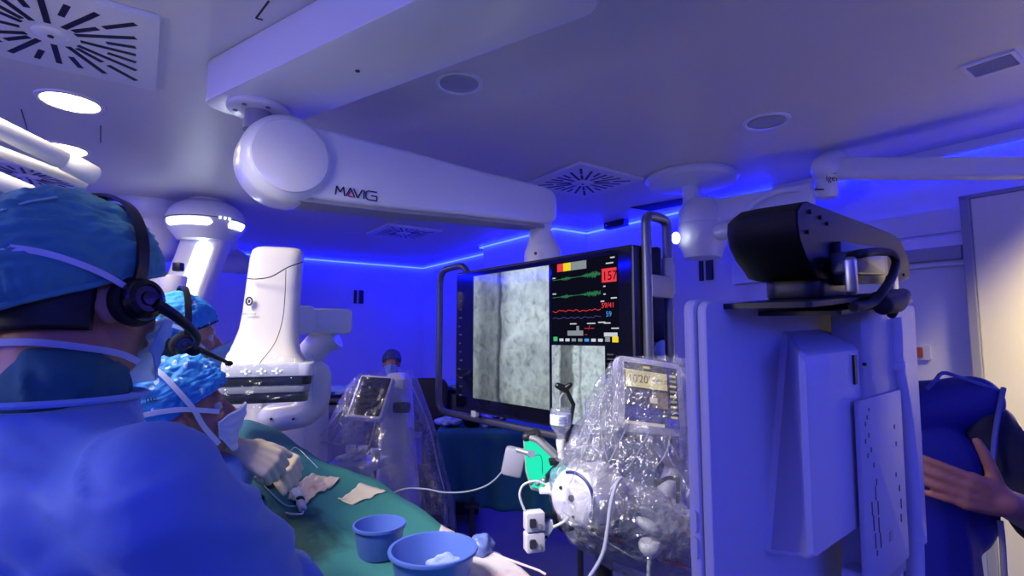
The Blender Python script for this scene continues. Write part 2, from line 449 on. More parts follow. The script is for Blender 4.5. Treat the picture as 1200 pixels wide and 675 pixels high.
# theatre lamp over the table, just outside the frame at the left
area('theatre_lamp', V(-1.35, 1.15, 2.35), V(-.65, 2.0, 1.05), .45, 9.5, (1, .93, .8), spread=100)
area('injector_fill', V(-.75, .75, 2.45), V(.35, 1.75, 1.05), .35, 6.5, (1, .95, .92), spread=60)  # unseen second light, added to brighten the injector
def point(name, loc, energy, col, r):
    ld = D.lights.new(name, 'POINT'); ld.energy = energy; ld.color = col; ld.shadow_soft_size = r
    o = D.objects.new(name, ld); COL.objects.link(o); o.location = loc; return o
# unseen white fill at the left, added to lift the ceiling and left side
point('left_fill', V(-2.0, -.1, 1.65), 25, (1, .93, .86), .16)
# unseen warm light, added to yellow the sliding door
area('door_fill', m_door @ V(.75, ztop_door + .15, .7), m_door @ V(.6, 1.2, .1), .3, 14, (1, .82, .42), spread=80)
# the blue led wash from the near end of the room
area('blue_wash', V(1.2, -1.6, 2.2), V(.0, 2.0, 1.4), 2.2, 24, (.03, .06, 1.0), .5)
area('blue_wash_right', UV(3.7, .6, 2.45), V(-.2, 2.2, 1.2), 2.0, 18, (.03, .06, 1.0), .3)
w = D.worlds.new('world'); SC.world = w; w.use_nodes = True
w.node_tree.nodes['Background'].inputs[0].default_value = (.02, .02, .05, 1); w.node_tree.nodes['Background'].inputs[1].default_value = .1
SC.view_settings.view_transform = 'Standard'; SC.view_settings.look = 'None'
SC.view_settings.exposure = 0.0; SC.view_settings.gamma = 1.0; SC.view_settings.use_curve_mapping = False
SC.cycles.use_denoising = True
SC.cycles.max_bounces = 8; SC.cycles.transparent_max_bounces = 16; SC.cycles.caustics_reflective = False; SC.cycles.caustics_refractive = False
SC.cycles.sample_clamp_indirect = 6
Z = V(0, 0, 1)
# ---------------------------------------------------------------- white boom under the ceiling
HB = CEIL - .17
t0 = WZ(233, 122, HB); t1 = WZ(487, 0, HB); dx = (t1 - t0).normalized(); dy = V(-dx.y, dx.x, 0)
if dy.dot(V(0, 1, 0)) < 0: dy = -dy
boom = thing('ceiling_boom', t0, 'wide white boom slung under the ceiling, carrying the lettered monitor arm', 'boom')
m = frame(t0, dx, dy, Z)
Lb, Wb = 1.62, .335
b = MB(); b.rplate(m, 0, Lb, 0, Wb, 0, .168, .07, 8, .006); b.obj('shell', white_m, boom, angle=30)
b = MB(); c = WZ(419, 83, HB); b.cyl(c - V(0, 0, .003), c + V(0, 0, .002), .008); b.obj('screw', dark_m, boom)
# ---------------------------------------------------------------- lettered monitor arm
jc = WZ(303, 126, HB)
arm = thing('monitor_arm', jc, 'long white support arm lettered in dark capitals, hanging from the boom', 'arm')
b = MB(); b.lathe([(.115, 0), (.118, -.006), (.118, -.016), (.108, -.022), (.03, -.022)], jc, Z, 36); b.obj('mounting_disc', white_m, arm)
for k in range(6):
    b = MB(); a = R(60 * k + 20); p = jc + V(math.cos(a), math.sin(a), 0) * .085 - V(0, 0, .021); b.cyl(p, p - V(0, 0, .005), .009, seg=10); b.obj('bolt', steel_m, arm)
b = MB(); b.cyl(jc - V(0, 0, .02), jc - V(0, 0, .10), .05, .055); b.obj('swivel', grey_m, arm)
# the big drum: its axis points level, across the arm
A0 = W(334, 190, 2.10); A1 = W(632, 236, 2.88)
ad = A1 - A0; ad.z = 0; ad.normalize()
an = V(ad.y, -ad.x, 0)                       # towards the camera
A0.z = jc.z - .065 - .165
A1.z = A0.z - .0
mm = frame(A0, ad, Z, an)                    # x along, y up, z to camera
drumc = A0 - an * .11
b = MB()
b.lathe([(.10, .0), (.155, .004), (.172, .016), (.178, .035), (.178, .150), (.172, .185), (.150, .205), (.144, .209)], drumc, an, 56)
drum = b.obj('drum', white_m, arm, angle=50)
b = MB(); b.lathe([(.143, 0), (.146, .004), (.143, .009), (.13, .0125), (.001, .0125)], drumc + an * .2075, an, 56); b.obj('drum_cover', M('satin white', (232, 230, 230), .22, coat=.4), drum)
LA = (W(650, 240, 2.90) - A0).dot(ad)
def asec(x, hi, lo, w, y0=0):
    # rounded section across the arm at distance x
    pts = []
    for (cy, cz, a0) in ((hi, w / 2, 0), (hi, -w / 2, 90), (lo, -w / 2, 180), (lo, w / 2, 270)):
        r = .022
        yy = cy - r if cy == hi else cy + r; zz = cz - r if cz > 0 else cz + r
        for k in range(5):
            a = R(a0 + 90 * k / 4)
            # a=0 -> +z , a=90 -> +y order
            pts.append(mm @ V(x, yy + r * math.sin(a + 0) * (1 if a0 in (0, 90) else 1), zz + r * math.cos(a)))
    return pts
b = MB(); prof = [(.02, .15, -.150, .17), (.2, .148, -.152, .17), (.5, .138, -.140, .165), (.8, .122, -.122, .155), (LA - .12, .108, -.104, .15), (LA - .05, .100, -.090, .146), (LA - .015, .075, -.070, .13), (LA, .045, -.045, .10)]
b.ring_loft([asec(*p) for p in prof]); b.obj('arm_shell', white_m, arm, angle=35)
b = MB()
prof = [(.03, -.150, -.168, .15), (.5, -.140, -.156, .145), (.8, -.122, -.138, .135), (LA - .10, -.104, -.120, .13)]
b.ring_loft([[mm @ V(x, hi, w / 2), mm @ V(x, hi, -w / 2), mm @ V(x, lo, -w / 2), mm @ V(x, lo, w / 2)] for x, hi, lo, w in prof]); b.obj('cable_channel', M('olive grey trim', (150, 150, 148), .4), arm, smooth=False)
# lettering on the arm, red stroke in its second letter
tx0 = WP(393, 228, A0 + an * .0862, an); tx1 = WP(447, 231, A0 + an * .0862, an)
lm = frame(tx0 + an * .0004, ad, Z, an)
tw = (tx1 - tx0).dot(ad)
black_ink = M('dark ink', (26, 20, 30), .6); red_ink = M('red ink', (190, 40, 40), .6)
b = MB(); hgt = tw * .19; st = hgt * .14
def stroke(x0, y0, x1, y1, bb):
    p, q = V(x0, y0, 0), V(x1, y1, 0); d = (q - p).normalized(); n_ = V(-d.y, d.x, 0) * st / 2
    bb.prism([lm @ (p + n_), lm @ (q + n_), lm @ (q - n_), lm @ (p - n_)], an * .0006)
hx = tw / 5.3
for (x0, y0, x1, y1) in [(0, 0, .12, 1), (.12, 1, .5, .35), (.5, .35, .88, 1), (.88, 1, 1.0, 0), (1.15, 0, 1.65, 1), (1.65, 1, 2.15, 0), (2.0, 1, 2.5, 0), (2.5, 0, 3.0, 1), (3.2, 0, 3.2, 1)]:
    stroke(x0 * hx, y0 * hgt, x1 * hx, y1 * hgt, b)
gx = 3.45
for (x0, y0, x1, y1) in [(1.3, 1, .25, 1), (.25, 1, 0, .8), (0, .8, 0, .2), (0, .2, .25, 0), (.25, 0, 1.3, 0), (1.3, 0, 1.3, .5), (1.3, .5, .6, .5)]:
    stroke((gx + x0) * hx, y0 * hgt, (gx + x1) * hx, y1 * hgt, b)
b.obj('lettering', black_ink, arm, smooth=False)
b = MB(); stroke(1.38 * hx, .1 * hgt, 1.66 * hx, .62 * hgt, b); stroke(1.42 * hx, .05 * hgt, 1.9 * hx, .05 * hgt, b); b.obj('red_mark', red_ink, arm, smooth=False)
# elbow that carries the display
E0 = mm @ V(LA - .075, -.085, 0)
b = MB(); b.lathe([(.062, 0), (.064, .012), (.058, .03), (.058, .07)], E0, -Z, 30); b.obj('elbow_collar', white_m, arm)
E1 = E0 - V(0, 0, .10)
# ---------------------------------------------------------------- big display
ML_ = W(535, 322, 3.1); MR_ = W(742, 283, 2.1)
md = V(MR_.x - ML_.x, MR_.y - ML_.y, 0); mw = md.length; md.normalize(); mn = V(md.y, -md.x, 0)   # mn faces the team
topz = (ML_.z + MR_.z) / 2 + .0
mh = topz - (W(535, 481, 3.1).z + W(742, 516, 2.1).z) / 2
disp = thing('wall_display', (ML_ + MR_) / 2 - V(0, 0, mh / 2), 'very large black display showing grey x-ray pictures and coloured vital signs', 'monitor')
o_ = V(ML_.x, ML_.y, topz - mh)
dm_ = frame(o_, md, Z, mn)         # x along, y up, z to the viewers
b = MB(); b.rplate(dm_, 0, mw, 0, mh, -.085, 0, .012, 4, .004); b.obj('housing', M('display housing', (16, 16, 20), .35), disp)
def DL(px, py):                     # pixel -> picture position on the display
    p = dm_.inverted() @ WP(px, py, o_, mn); return p.x, p.y
gloss = M('display glass', (6, 6, 9), .06, var=0, spec=.6)
b = MB(); b.plate(dm_, .012, mw - .012, .012, mh - .012, -.001, .0015); glass = b.obj('glass', gloss, disp, smooth=False)
def SCREENMAT(name, kind, strength=1.0):
    m_, nt, N, L = nmat(name); out = N.new('ShaderNodeOutputMaterial'); em = N.new('ShaderNodeEmission')
    gl = N.new('ShaderNodeBsdfGlossy'); gl.inputs['Roughness'].default_value = .05; ad_ = N.new('ShaderNodeMixShader'); ad_.inputs[0].default_value = .05
    L.new(em.outputs[0], ad_.inputs[1]); L.new(gl.outputs[0], ad_.inputs[2]); L.new(ad_.outputs[0], out.inputs[0])
    tc = N.new('ShaderNodeTexCoord'); 
    def ramp(src, stops):
        r = N.new('ShaderNodeValToRGB'); L.new(src, r.inputs[0]); e = r.color_ramp.elements
        while len(e) < len(stops): e.new(.5)
        for k, (p, v) in enumerate(stops): e[k].position = p; e[k].color = (v, v, v, 1) if not isinstance(v, tuple) else v
        return r.outputs[0]
    def mul(a, b2, mode='MULTIPLY', f=1.0):
        x = N.new('ShaderNodeMix'); x.data_type = 'RGBA'; x.blend_type = mode; x.inputs['Factor'].default_value = f
        L.new(a, x.inputs['A']); L.new(b2, x.inputs['B']); return x.outputs['Result']
    n1 = N.new('ShaderNodeTexNoise'); n1.inputs['Scale'].default_value = 20 if kind == 'main' else 38; n1.inputs['Detail'].default_value = 7; n1.inputs['Distortion'].default_value = .6
    n2 = N.new('ShaderNodeTexNoise'); n2.inputs['Scale'].default_value = 7; n2.inputs['Detail'].default_value = 3
    for n_ in (n1, n2): L.new(tc.outputs['Generated'] if False else tc.outputs['Object'], n_.inputs['Vector'])
    uvx = N.new('ShaderNodeUVMap'); sp = N.new('ShaderNodeSeparateXYZ'); L.new(uvx.outputs[0], sp.inputs[0])
    a = ramp(n1.outputs['Fac'], [(.28, .40), (.42, .70), (.55, .86), (.7, .98)]); c_ = ramp(n2.outputs['Fac'], [(.3, .74), (.62, 1.0)])
    if kind == 'main':
        # dark band of the guide, spine shadow and a bright lung
        wv = N.new('ShaderNodeMath'); wv.operation = 'MULTIPLY_ADD'; L.new(n2.outputs['Fac'], wv.inputs[0]); wv.inputs[1].default_value = .12; L.new(sp.outputs[0], wv.inputs[2])
        band = ramp(wv.outputs[0], [(.0, .50), (.12, .46), (.20, .26), (.34, .30), (.40, .34), (.44, .12), (.46, .12), (.475, .42), (.62, .85), (1.0, .80)])
        v_ = ramp(sp.outputs[1], [(0, .60), (.25, .72), (.6, 1.0), (1, 1.0)])
    else:
        wv = N.new('ShaderNodeMath'); wv.operation = 'MULTIPLY_ADD'; L.new(n2.outputs['Fac'], wv.inputs[0]); wv.inputs[1].default_value = .2; L.new(sp.outputs[0], wv.inputs[2])
        band = ramp(wv.outputs[0], [(.0, .8), (.24, .8), (.28, .2), (.5, .3), (.54, .95), (.62, .9), (.66, .45), (.70, .95), (1.0, .85)])
        v_ = ramp(sp.outputs[1], [(0, .8), (1, 1.0)])
    col = mul(mul(mul(a, c_), band), v_)
    tint = N.new('ShaderNodeMix'); tint.data_type = 'RGBA'; tint.blend_type = 'MULTIPLY'; tint.inputs['Factor'].default_value = 1
    L.new(col, tint.inputs['A']); tint.inputs['B'].default_value = (.80, .95, 1.0, 1)
    L.new(tint.outputs['Result'], em.inputs[0]); em.inputs[1].default_value = strength; return m_
def screen_quad(m_, x0, x1, y0, y1, z, mat, name, parent):
    me = D.meshes.new(name); me.from_pydata([m_ @ V(x0, y0, z), m_ @ V(x1, y0, z), m_ @ V(x1, y1, z), m_ @ V(x0, y1, z)], [], [(0, 1, 2, 3)])
    uv = me.uv_layers.new(); 
    for l, c in zip(uv.data, [(0, 0), (1, 0), (1, 1), (0, 1)]): l.uv = c
    return link(name, me, mat, parent, smooth=False)
xa, _ = DL(555, 400); xb, _ = DL(644, 400); xc, _ = DL(646, 400); xd, _ = DL(709, 400); xe, _ = DL(726, 400)
y_top = mh - .035; y_bot = .075
xr = screen_quad(dm_, xa, xb, y_bot, y_top, .0022, SCREENMAT('angiogram picture', 'main', 1.05), 'xray_picture', disp)
y1_ = DL(700, 402)[1]; y0_ = DL(700, 510)[1]
xr2 = screen_quad(dm_, xc + .006, xd, max(.03, y0_), y1_ - .012, .0022, SCREENMAT('roadmap picture', 'small', 1.0), 'small_xray_picture', disp)
# vital signs window
vs = thing('x', V(0, 0, 0), 'x', 'x'); D.objects.remove(vs)
wx0, wx1, wy0, wy1 = xc + .006, xe, y1_, mh - .03
b = MB(); b.plate(dm_, wx0, wx1, wy0, wy1, .0016, .0022); vit = b.obj('vital_signs_window', EM('vitals black', (12, 12, 26), 1), disp, smooth=False)
def E2(name, c, s=1.0): return EM(name, c, s)
green = E2('trace green', (60, 190, 110), 1.0); red = E2('trace red', (235, 60, 66), 1.1); blu = E2('trace blue', (70, 150, 240), 1); yel = E2('yellow tile', (240, 214, 40), 1); whi = E2('pale text', (200, 206, 214), 1); gry = E2('grey tile', (140, 150, 156), .9)
redt = E2('red tile', (235, 60, 72), 1); inkd = EM('tile ink', (60, 6, 12), 1)
ww, wh = wx1 - wx0, wy1 - wy0
def vx(f): return wx0 + f * ww
def vy(f): return wy0 + f * wh
Z1 = .0026
def tile(name, x0, x1, y0, y1, mat, z=Z1):
    b = MB(); b.plate(dm_, vx(x0), vx(x1), vy(y0), vy(y1), .002, z); return b.obj(name, mat, vit, smooth=False)
tile('alarm_tile', .10, .20, .88, .98, redt); tile('alarm_tile', .20, .32, .88, .98, yel); tile('header_tile', .32, .56, .88, .98, gry)
tile('rate_tile', .78, .98, .69, .85, redt)
def dtext(s, x, y, size, mat, name='readout', par=None, align='LEFT', z=.0030):
    mt = dm_ @ Matrix.Translation(V(x, y, z)); return text(s, size, mt, mat, name, par or vit, .0002, align)
dtext('157', vx(.79), vy(.715), wh * .145, inkd); dtext('59/41', vx(.77), vy(.40), wh * .085, red); dtext('59', vx(.83), vy(.30), wh * .085, blu)
def trace(name, y, mat, amp, dens, x0=.02, x1=.76, th=.0025):
    b = MB(); n = 130; pts = []
    for i in range(n + 1):
        f = i / n; x = x0 + (x1 - x0) * f
        if dens == 'burst': yy = y + amp * (.5 + .5 * math.sin(f * 9)) * (1 if i % 2 else -1) * (.35 + random.random() * .65) * sstep(.12, .35, f) + .02 * f
        else: yy = y + amp * noise.noise(V(f * 14, y * 9, 2))
        pts.append((x, yy))
    for (xa_, ya), (xb_, yb) in zip(pts, pts[1:]):
        p, q = V(vx(xa_), vy(ya), Z1), V(vx(xb_), vy(yb), Z1); dd = (q - p)
        if dd.length < 1e-6: continue
        nn = V(-dd.y, dd.x, 0).normalized() * th / 2
        b.bm.faces.new([b.bm.verts.new(dm_ @ k) for k in (p + nn, q + nn, q - nn, p - nn)])
    return b.obj(name, mat, vit, smooth=False)
dgreen = E2('dim green', (52, 128, 84), .8)
trace('heart_trace', .78, dgreen, .045, 'burst'); trace('heart_trace', .56, dgreen, .04, 'burst'); trace('pressure_trace', .385, red, .022, 'line'); trace('pressure_trace', .30, E2('dim violet', (86, 80, 150), .8), .022, 'line')
b = MB()
random.seed(3)
for (fx, fy, w_) in [(.02, .80, .05), (.02, .60, .06), (.80, .64, .03), (.80, .55, .03), (.9, .5, .08), (.76, .47, .05), (.80, .22, .09), (.9, .16, .1), (.56, .22, .12), (.72, .23, .1), (.30, .22, .1), (.9, .96, .06), (.84, .9, .1)]:
    b.plate(dm_, vx(fx), vx(fx + w_), vy(fy), vy(fy + .014), .002, Z1)
b.obj('small_readouts', whi, vit, smooth=False)
dtext('---/---', vx(.52), vy(.155), wh * .07, red); dtext('---', vx(.52), vy(.085), wh * .05, red)
b = MB(); b.plate(dm_, vx(.26), vx(.50), vy(.085), vy(.145), .002, Z1); b.plate(dm_, vx(.40), vx(.44), vy(.145), vy(.2), .002, Z1); b.obj('vitals_picture', gry, vit, smooth=False)
tile('lit_button', .80, .98, .075, .12, whi)
for k in range(9):
    tile('menu_button', .02 + .098 * k + .01, .02 + .098 * k + .075, .015, .05 if k % 8 else .07, [green, whi, whi, gry, gry, blu, whi, whi, gry][k] if k else green)
tile('menu_button', .91, .99, .01, .075, yel)
# side columns of small marks
b = MB(); random.seed(5)
for k in range(13):
    y = mh * (.1 + .062 * k); x = .03 + random.random() * .015
    b.plate(dm_, x, x + .012 + .02 * random.random(), y, y + .006, .0012, .0022)
for k in range(16):
    y = .05 + (y1_ - .08) * k / 16; b.plate(dm_, xd + .012, xd + .03 + .05 * random.random(), y, y + .006, .0012, .0022)
b.obj('side_menu_marks', E2('dim text', (92, 98, 112), .7), disp, smooth=False)
b = MB(); x_, y_ = DL(555, 484); 
b.rplate(frame(dm_ @ V(x_, -.028, -.01), md, Z, mn), -.022, .022, 0, .034, -.01, .012, .008); b.obj('sensor', white_m, disp)
# rear spine and head block that hang from the arm
mc = dm_ @ V(mw * .46, mh, -.10)
b = MB(); b.rplate(frame(dm_ @ V(0, 0, -.085), md, Z, -mn), mw * .25, mw * .75, mh * .15, mh * .9, 0, .06, .03, 4, .006); b.obj('rear_cover', dark_m, disp)
hb = E1; 
b = MB(); tp = dm_ @ V((dm_.inverted() @ E1).x + .10, mh * .84, -.24)
b.chain([E1 + V(0, 0, .05), E1 + (tp - E1) * .2 - V(.0, 0, .03), E1 + (tp - E1) * .55 - V(0, 0, .06), tp], [.06, .105, .125, .09]); b.obj('support_knuckle', white_m, disp)
b = MB(); p_ = W(628, 297, 2.72); b.cyl(p_, p_ + V(-.004, -.004, 0), .008, seg=10); b.obj('bolt', dark_m, disp)
# handle frame of grey tube round the display
tube_m = M('grey tube', (104, 106, 116), .35, metal=.5)
r_ = .024
pL = dm_ @ V(DL(505, 400)[0], 0, -.06); pL.z = 0
xl = (dm_.inverted() @ pL).x
ztop = topz + .045; zbot = topz - mh - .05
def DP(x, z, off=-.06): p = dm_ @ V(x, 0, off); p.z = z; return p
p_in = DP(DL(553, 320)[0] , topz - .02, -.07)
b = MB(); 
xr_ = (dm_.inverted() @ WP(620, 518, o_ + mn * .0, mn)).x
b.tube(fillet([DP(xl + .30, ztop - .10, -.10), DP(xl + .27, ztop + .012), DP(xl, ztop), DP(xl, zbot), DP(mw * .78, zbot - .0)], .09, 8), .021, 12); fr = b.obj('left_rail', tube_m, disp)
xq = DL(749, 400)[0]; q0 = DP(xq, 0, -.06); q1 = W(785, 400, q0.y + .10); q1.z = 0
def QQ(f, z): p = q0.lerp(q1, f); p.z = z; return p
zt = W(767, 247, q0.y).z - .02
b = MB(); b.tube(fillet([QQ(0, topz - mh - .1), QQ(0, zt), QQ(.5, zt + .006), QQ(1, zt), QQ(1, topz - mh - .2)], .07, 8), .021, 12); b.obj('right_loop', tube_m, disp)
b = MB(); z0, z1 = W(785, 345, q1.y).z, W(785, 303, q1.y).z; b.rcyl(QQ(1, z0), QQ(1, z1), .029, .004); b.obj('grip_sleeve', M('pale sleeve', (150, 150, 170), .4), disp)
z0, z1 = W(768, 350, q1.y).z, W(768, 325, q1.y).z
b = MB(); d_ = (q1 - q0).normalized(); b.box(QQ(.5, (z0 + z1) / 2), ((q1 - q0).length, .05, z1 - z0), Matrix.Rotation(math.atan2(d_.y, d_.x), 3, 'Z'), .006); b.obj('loop_bracket', grey_m, disp)
# things behind the loop: dark monitor back on the wall side
# ---------------------------------------------------------------- jointed arm on its round ceiling plate
kc = WZ(810, 207, CEIL); karm = thing('jointed_ceiling_arm', kc, 'white jointed arm on a round ceiling plate, reaching out of view to the right', 'arm')
b = MB(); b.lathe([(.30, 0), (.31, -.012), (.31, -.028), (.29, -.05), (.10, -.075)], kc, Z, 56); b.obj('ceiling_plate', white_m, karm)
ky = kc.y
b = MB(); zz = [W(812, y, ky).z for y in (214, 238, 262, 291, 304)]
b.lathe([(.065, CEIL - .06), (.06, zz[1])], V(kc.x, ky, 0), Z, 28); b.obj('stem', white_m, karm)
kx = W(822, 250, ky).x
b = MB(); b.lathe([(.10, zz[1] + .02), (.125, zz[1]), (.15, zz[1] - .05), (.155, zz[2] - .01), (.15, zz[2])], V(kx, ky, 0), Z, 36); b.obj('upper_hub', white_m, karm)
b = MB(); b.lathe([(.155, zz[2] - .004), (.16, zz[2] - .02), (.16, zz[3] + .02), (.145, zz[3]), (.12, zz[4] + .01), (.07, zz[4])], V(kx, ky, 0), Z, 36); b.obj('lower_hub', white_m, karm)
p0 = V(kx, ky, W(840, 251, ky).z); p1 = W(952, 223, 3.1); p1.z = p0.z
def beam(b, p, q, w, h0, h1, bev=.02):
    d = (q - p); L_ = d.length; x = d.normalized(); y = Z.cross(x).normalized(); z = x.cross(y)
    rings = []
    for f, h in ((0, h0), (1, h1)):
        c = p + d * f; r = []
        for sy, sz in ((1, 1), (-1, 1), (-1, -1), (1, -1)):
            for k in range(4):
                a0 = math.atan2(sz, sy) - PI / 4 + PI / 2 * k / 3
                r.append(c + y * (sy * (w / 2 - bev) + bev * math.cos(a0)) + z * (sz * (h / 2 - bev) + bev * math.sin(a0)))
        rings.append(r)
    b.ring_loft(rings); return b
b = MB(); beam(b, p0, p1, .09, .17, .14); b.obj('first_arm', white_m, karm)
j = W(968, 205, 3.1)
b = MB(); b.lathe([(.05, W(968, 232, 3.1).z), (.06, W(968, 228, 3.1).z), (.06, W(968, 205, 3.1).z)], V(j.x, j.y, 0), Z, 24)
b.obj('elbow_post', white_m, karm)
b = MB(); e0 = W(966, 198, 3.1); b.cap(e0 - V(0, .02, 0), e0 + V(.05, 0, .03), .085, .09); b.obj('elbow_cap', white_m, karm)
q = W(1235, 197, 2.45)
b = MB(); beam(b, e0, q, .10, .125, .10); b.obj('second_arm', white_m, karm)
b = MB(); p = W(988, 181, 3.0)
mt = frame(W(968, 212, 3.03), V(1, 0, 0), Z, V(0, -1, 0)); text('iger', .05, mt @ Matrix.Translation(V(.0, 0, 0)), black_ink, 'lettering', karm)
b = MB(); p = W(979, 203, 3.02); b.box(p, (.05, .01, .006)); p = W(960, 222, 3.03); b.box(p, (.05, .01, .006)); b.obj('joint_mark', black_ink, karm, smooth=False)
b = MB(); p = W(840, 245, ky - .12); b.ell(p, (.012, .012, .012), seg=10, rings=6); b.obj('bolt', dark_m, karm)
# stub that points right, and its looping white hose
b = MB(); s0 = V(kx, ky, W(850, 277, ky).z); s1 = W(868, 277, ky - .3); s1.z = s0.z; b.cyl(s0, s1, .055); b.obj('side_stub', white_m, karm)
b = MB(); b.tube(bez([W(958, 227, 3.1), W(935, 222, 3.12), W(905, 226, 3.16), W(880, 240, 3.2), W(868, 258, 3.22), W(863, 284, 3.25)], 40), .018, 10); b.obj('hose', white_m, karm)
b = MB(); b.ell(W(792, 279, 3.5), (.028, .028, .04), seg=12, rings=8); b.obj('glowing_dot', lampw_m, karm)  # small glowing white dot beside the hubs

# ---------------------------------------------------------------- lamp arms in the top left corner
la = thing('lamp_suspension', W(-30, 180, 1.5), 'pair of white tubular lamp arms crossing the top left corner', 'lamp arm')
def tubethick(px0, py0, px1, py1, Y0, Y1, th, name, par):
    b = MB(); a_, c_ = W(px0, py0, Y0), W(px1, py1, Y1); b.lathe([(th * .8, 0), (th, .008), (th, (c_ - a_).length - .008), (th * .85, (c_ - a_).length)], a_, c_ - a_, 24); return b.obj(name, cream_m, par)
tubethick(-60, 122, 78, 189, 1.25, 1.55, .027, 'upper_tube', la)
tubethick(74, 187, 112, 207, 1.54, 1.62, .031, 'end_sleeve', la)
tubethick(-60, 155, 100, 216, 1.35, 1.68, .016, 'lower_tube', la)
lb = thing('lamp_rod', W(-30, 210, 1.4), 'short cream tube end just above the teal cap at the left edge', 'lamp arm')
tubethick(-60, 188, 38, 228, 1.3, 1.45, .024, 'tube', lb); 
# ---------------------------------------------------------------- leaning column with lit panels
Yc = 4.25; kc_ = Yc / 3.65
dc = W(242, 262, Yc); col = thing('light_column', V(dc.x, dc.y, CEIL), 'leaning white ceiling column with glowing white light panels under its dome', 'ceiling column')
zt = W(242, 235, Yc).z; zl = W(242, 268, Yc).z; z2 = W(242, 284, Yc).z
b = MB(); b.lathe([(r_q * kc_, z_q) for r_q, z_q in ((.09, z2), (.17, z2 + .005), (.232, zl - .018), (.25, zl + .03), (.25, zl + .055), (.246, zl + .085), (.228, zl + .13), (.195, zl + .175), (.15, zl + .205), (.11, zl + .22), (.11, CEIL))], V(dc.x, dc.y, 0), Z, 56)
dome = b.obj('dome', white_m, col)
b = MB(); b.lathe([(.2515 * kc_, zl + .047), (.2525 * kc_, zl + .050), (.2515 * kc_, zl + .054)], V(dc.x, dc.y, 0), Z, 56, cap=False); b.obj('dome_seam', dark_m, dome)
def ringpanel(a0, a1, name):
    b = MB()
    def f(u, v):
        a = R(a0 + (a1 - a0) * u); e = min(u, 1 - u) * 12; s = min(1, math.sqrt(max(0, e)) if e < 1 else 1)
        vv = .5 + (v - .5) * s
        r = (.2565 - .024 * (1 - vv)) * kc_; z = zl + .034 - .052 * (1 - vv)
        return V(dc.x + r * math.cos(a), dc.y + r * math.sin(a), z)
    b.shell(f, 24, 4, False); b.obj(name, lampw_m, dome, solid=.004)
base = math.degrees(math.atan2(-dc.y, -dc.x))
ringpanel(base - 70, base + 8, 'light_panel'); ringpanel(base + 32, base + 68, 'light_panel')
for k in range(3):
    a = R(base + 18 + 7 * k); b = MB(); b.ell(V(dc.x + .252 * kc_ * math.cos(a), dc.y + .252 * kc_ * math.sin(a), zl + .05), (.009,) * 3, seg=8, rings=6); b.obj('status_light', lampw_m, dome)
# the column, leaning
top = W(245, 276, Yc); bot = W(205, 372, Yc - .05); bot.z -= .1
cx = (top - bot).normalized(); fr_ = V(0, -1, 0); sx = cx.cross(fr_).normalized(); fn = sx.cross(cx).normalized()
if fn.y > 0: fn = -fn; sx = -sx
mcol = frame(bot, sx, cx, fn); Lc = (top - bot).length
wcol = 50 / F * Yc
b = MB(); b.rplate(mcol @ Matrix.Rotation(R(90), 4, 'X') @ Matrix.Rotation(0, 4, 'X'), -wcol / 2, wcol / 2, -.10, .10, -Lc, 0, .06, 6); b.obj('post', white_m, col)
b = MB(); b.rplate(mcol, -.01, wcol * .36, .02, Lc - .06, .096, .108, .06, 6); b.obj('light_bar', lampw_m, col)
# ---------------------------------------------------------------- plain round ceiling drum further left
Yd = 4.4; d0 = W(176, 275, Yd); drum2 = thing('ceiling_drum', V(d0.x, d0.y, CEIL), 'plain white round ceiling drum behind the teal cap, left of the lit column', 'ceiling mount')
zs = [W(176, y, Yd).z for y in (246, 258, 262, 292, 304)]
b = MB(); b.lathe([(.30, CEIL), (.30, zs[0]), (.27, zs[1])], V(d0.x, d0.y, 0), Z, 48); b.obj('mount_plate', white_m, drum2)
b = MB(); b.lathe([(.25, zs[1]), (.225, zs[2]), (.225, zs[3]), (.16, zs[4]), (.08, zs[4] - .03)], V(d0.x, d0.y, 0), Z, 48); b.obj('drum_body', white_m, drum2)
b = MB(); b.chain([V(d0.x + .02, d0.y, zs[4]), V(d0.x + .1, d0.y - .1, zs[4] - .13), W(196, 345, Yd - .5)], [.08, .085, .07]); b.obj('lower_arm', white_m, drum2)
c = W(203, 330, 3.8); t = thing('ceiling_camera', c, 'small white cup-shaped unit with a black box on top, beside the lit column', 'camera')
b = MB(); b.lathe([(.05, -.14), (.075, -.1), (.09, .03), (.085, .04), (.03, .04)], c, Z, 28); b.obj('cup', white_m, t)
b = MB(); b.box(W(209, 313, 3.8), (.06, .06, .065), None, .01); b.obj('black_box', black_m, t)
# arm hanging right of the column (far, partly behind the dome)
c = W(272, 300, 5.2); t = thing('ceiling_arm_joint', c, 'pale rounded arm joint hanging behind the lit column', 'arm joint')
b = MB(); b.chain([V(c.x - .06, c.y, CEIL), c + V(-.05, 0, .02), c + V(.16, .1, -.1)], [.10, .10, .07]); b.obj('joint_shell', white_m, t)
b = MB(); b.chain([c + V(-.2, 0, -.06), c + V(.1, 0, -.08)], [.09, .1]); b.obj('lower_shell', white_m, t)
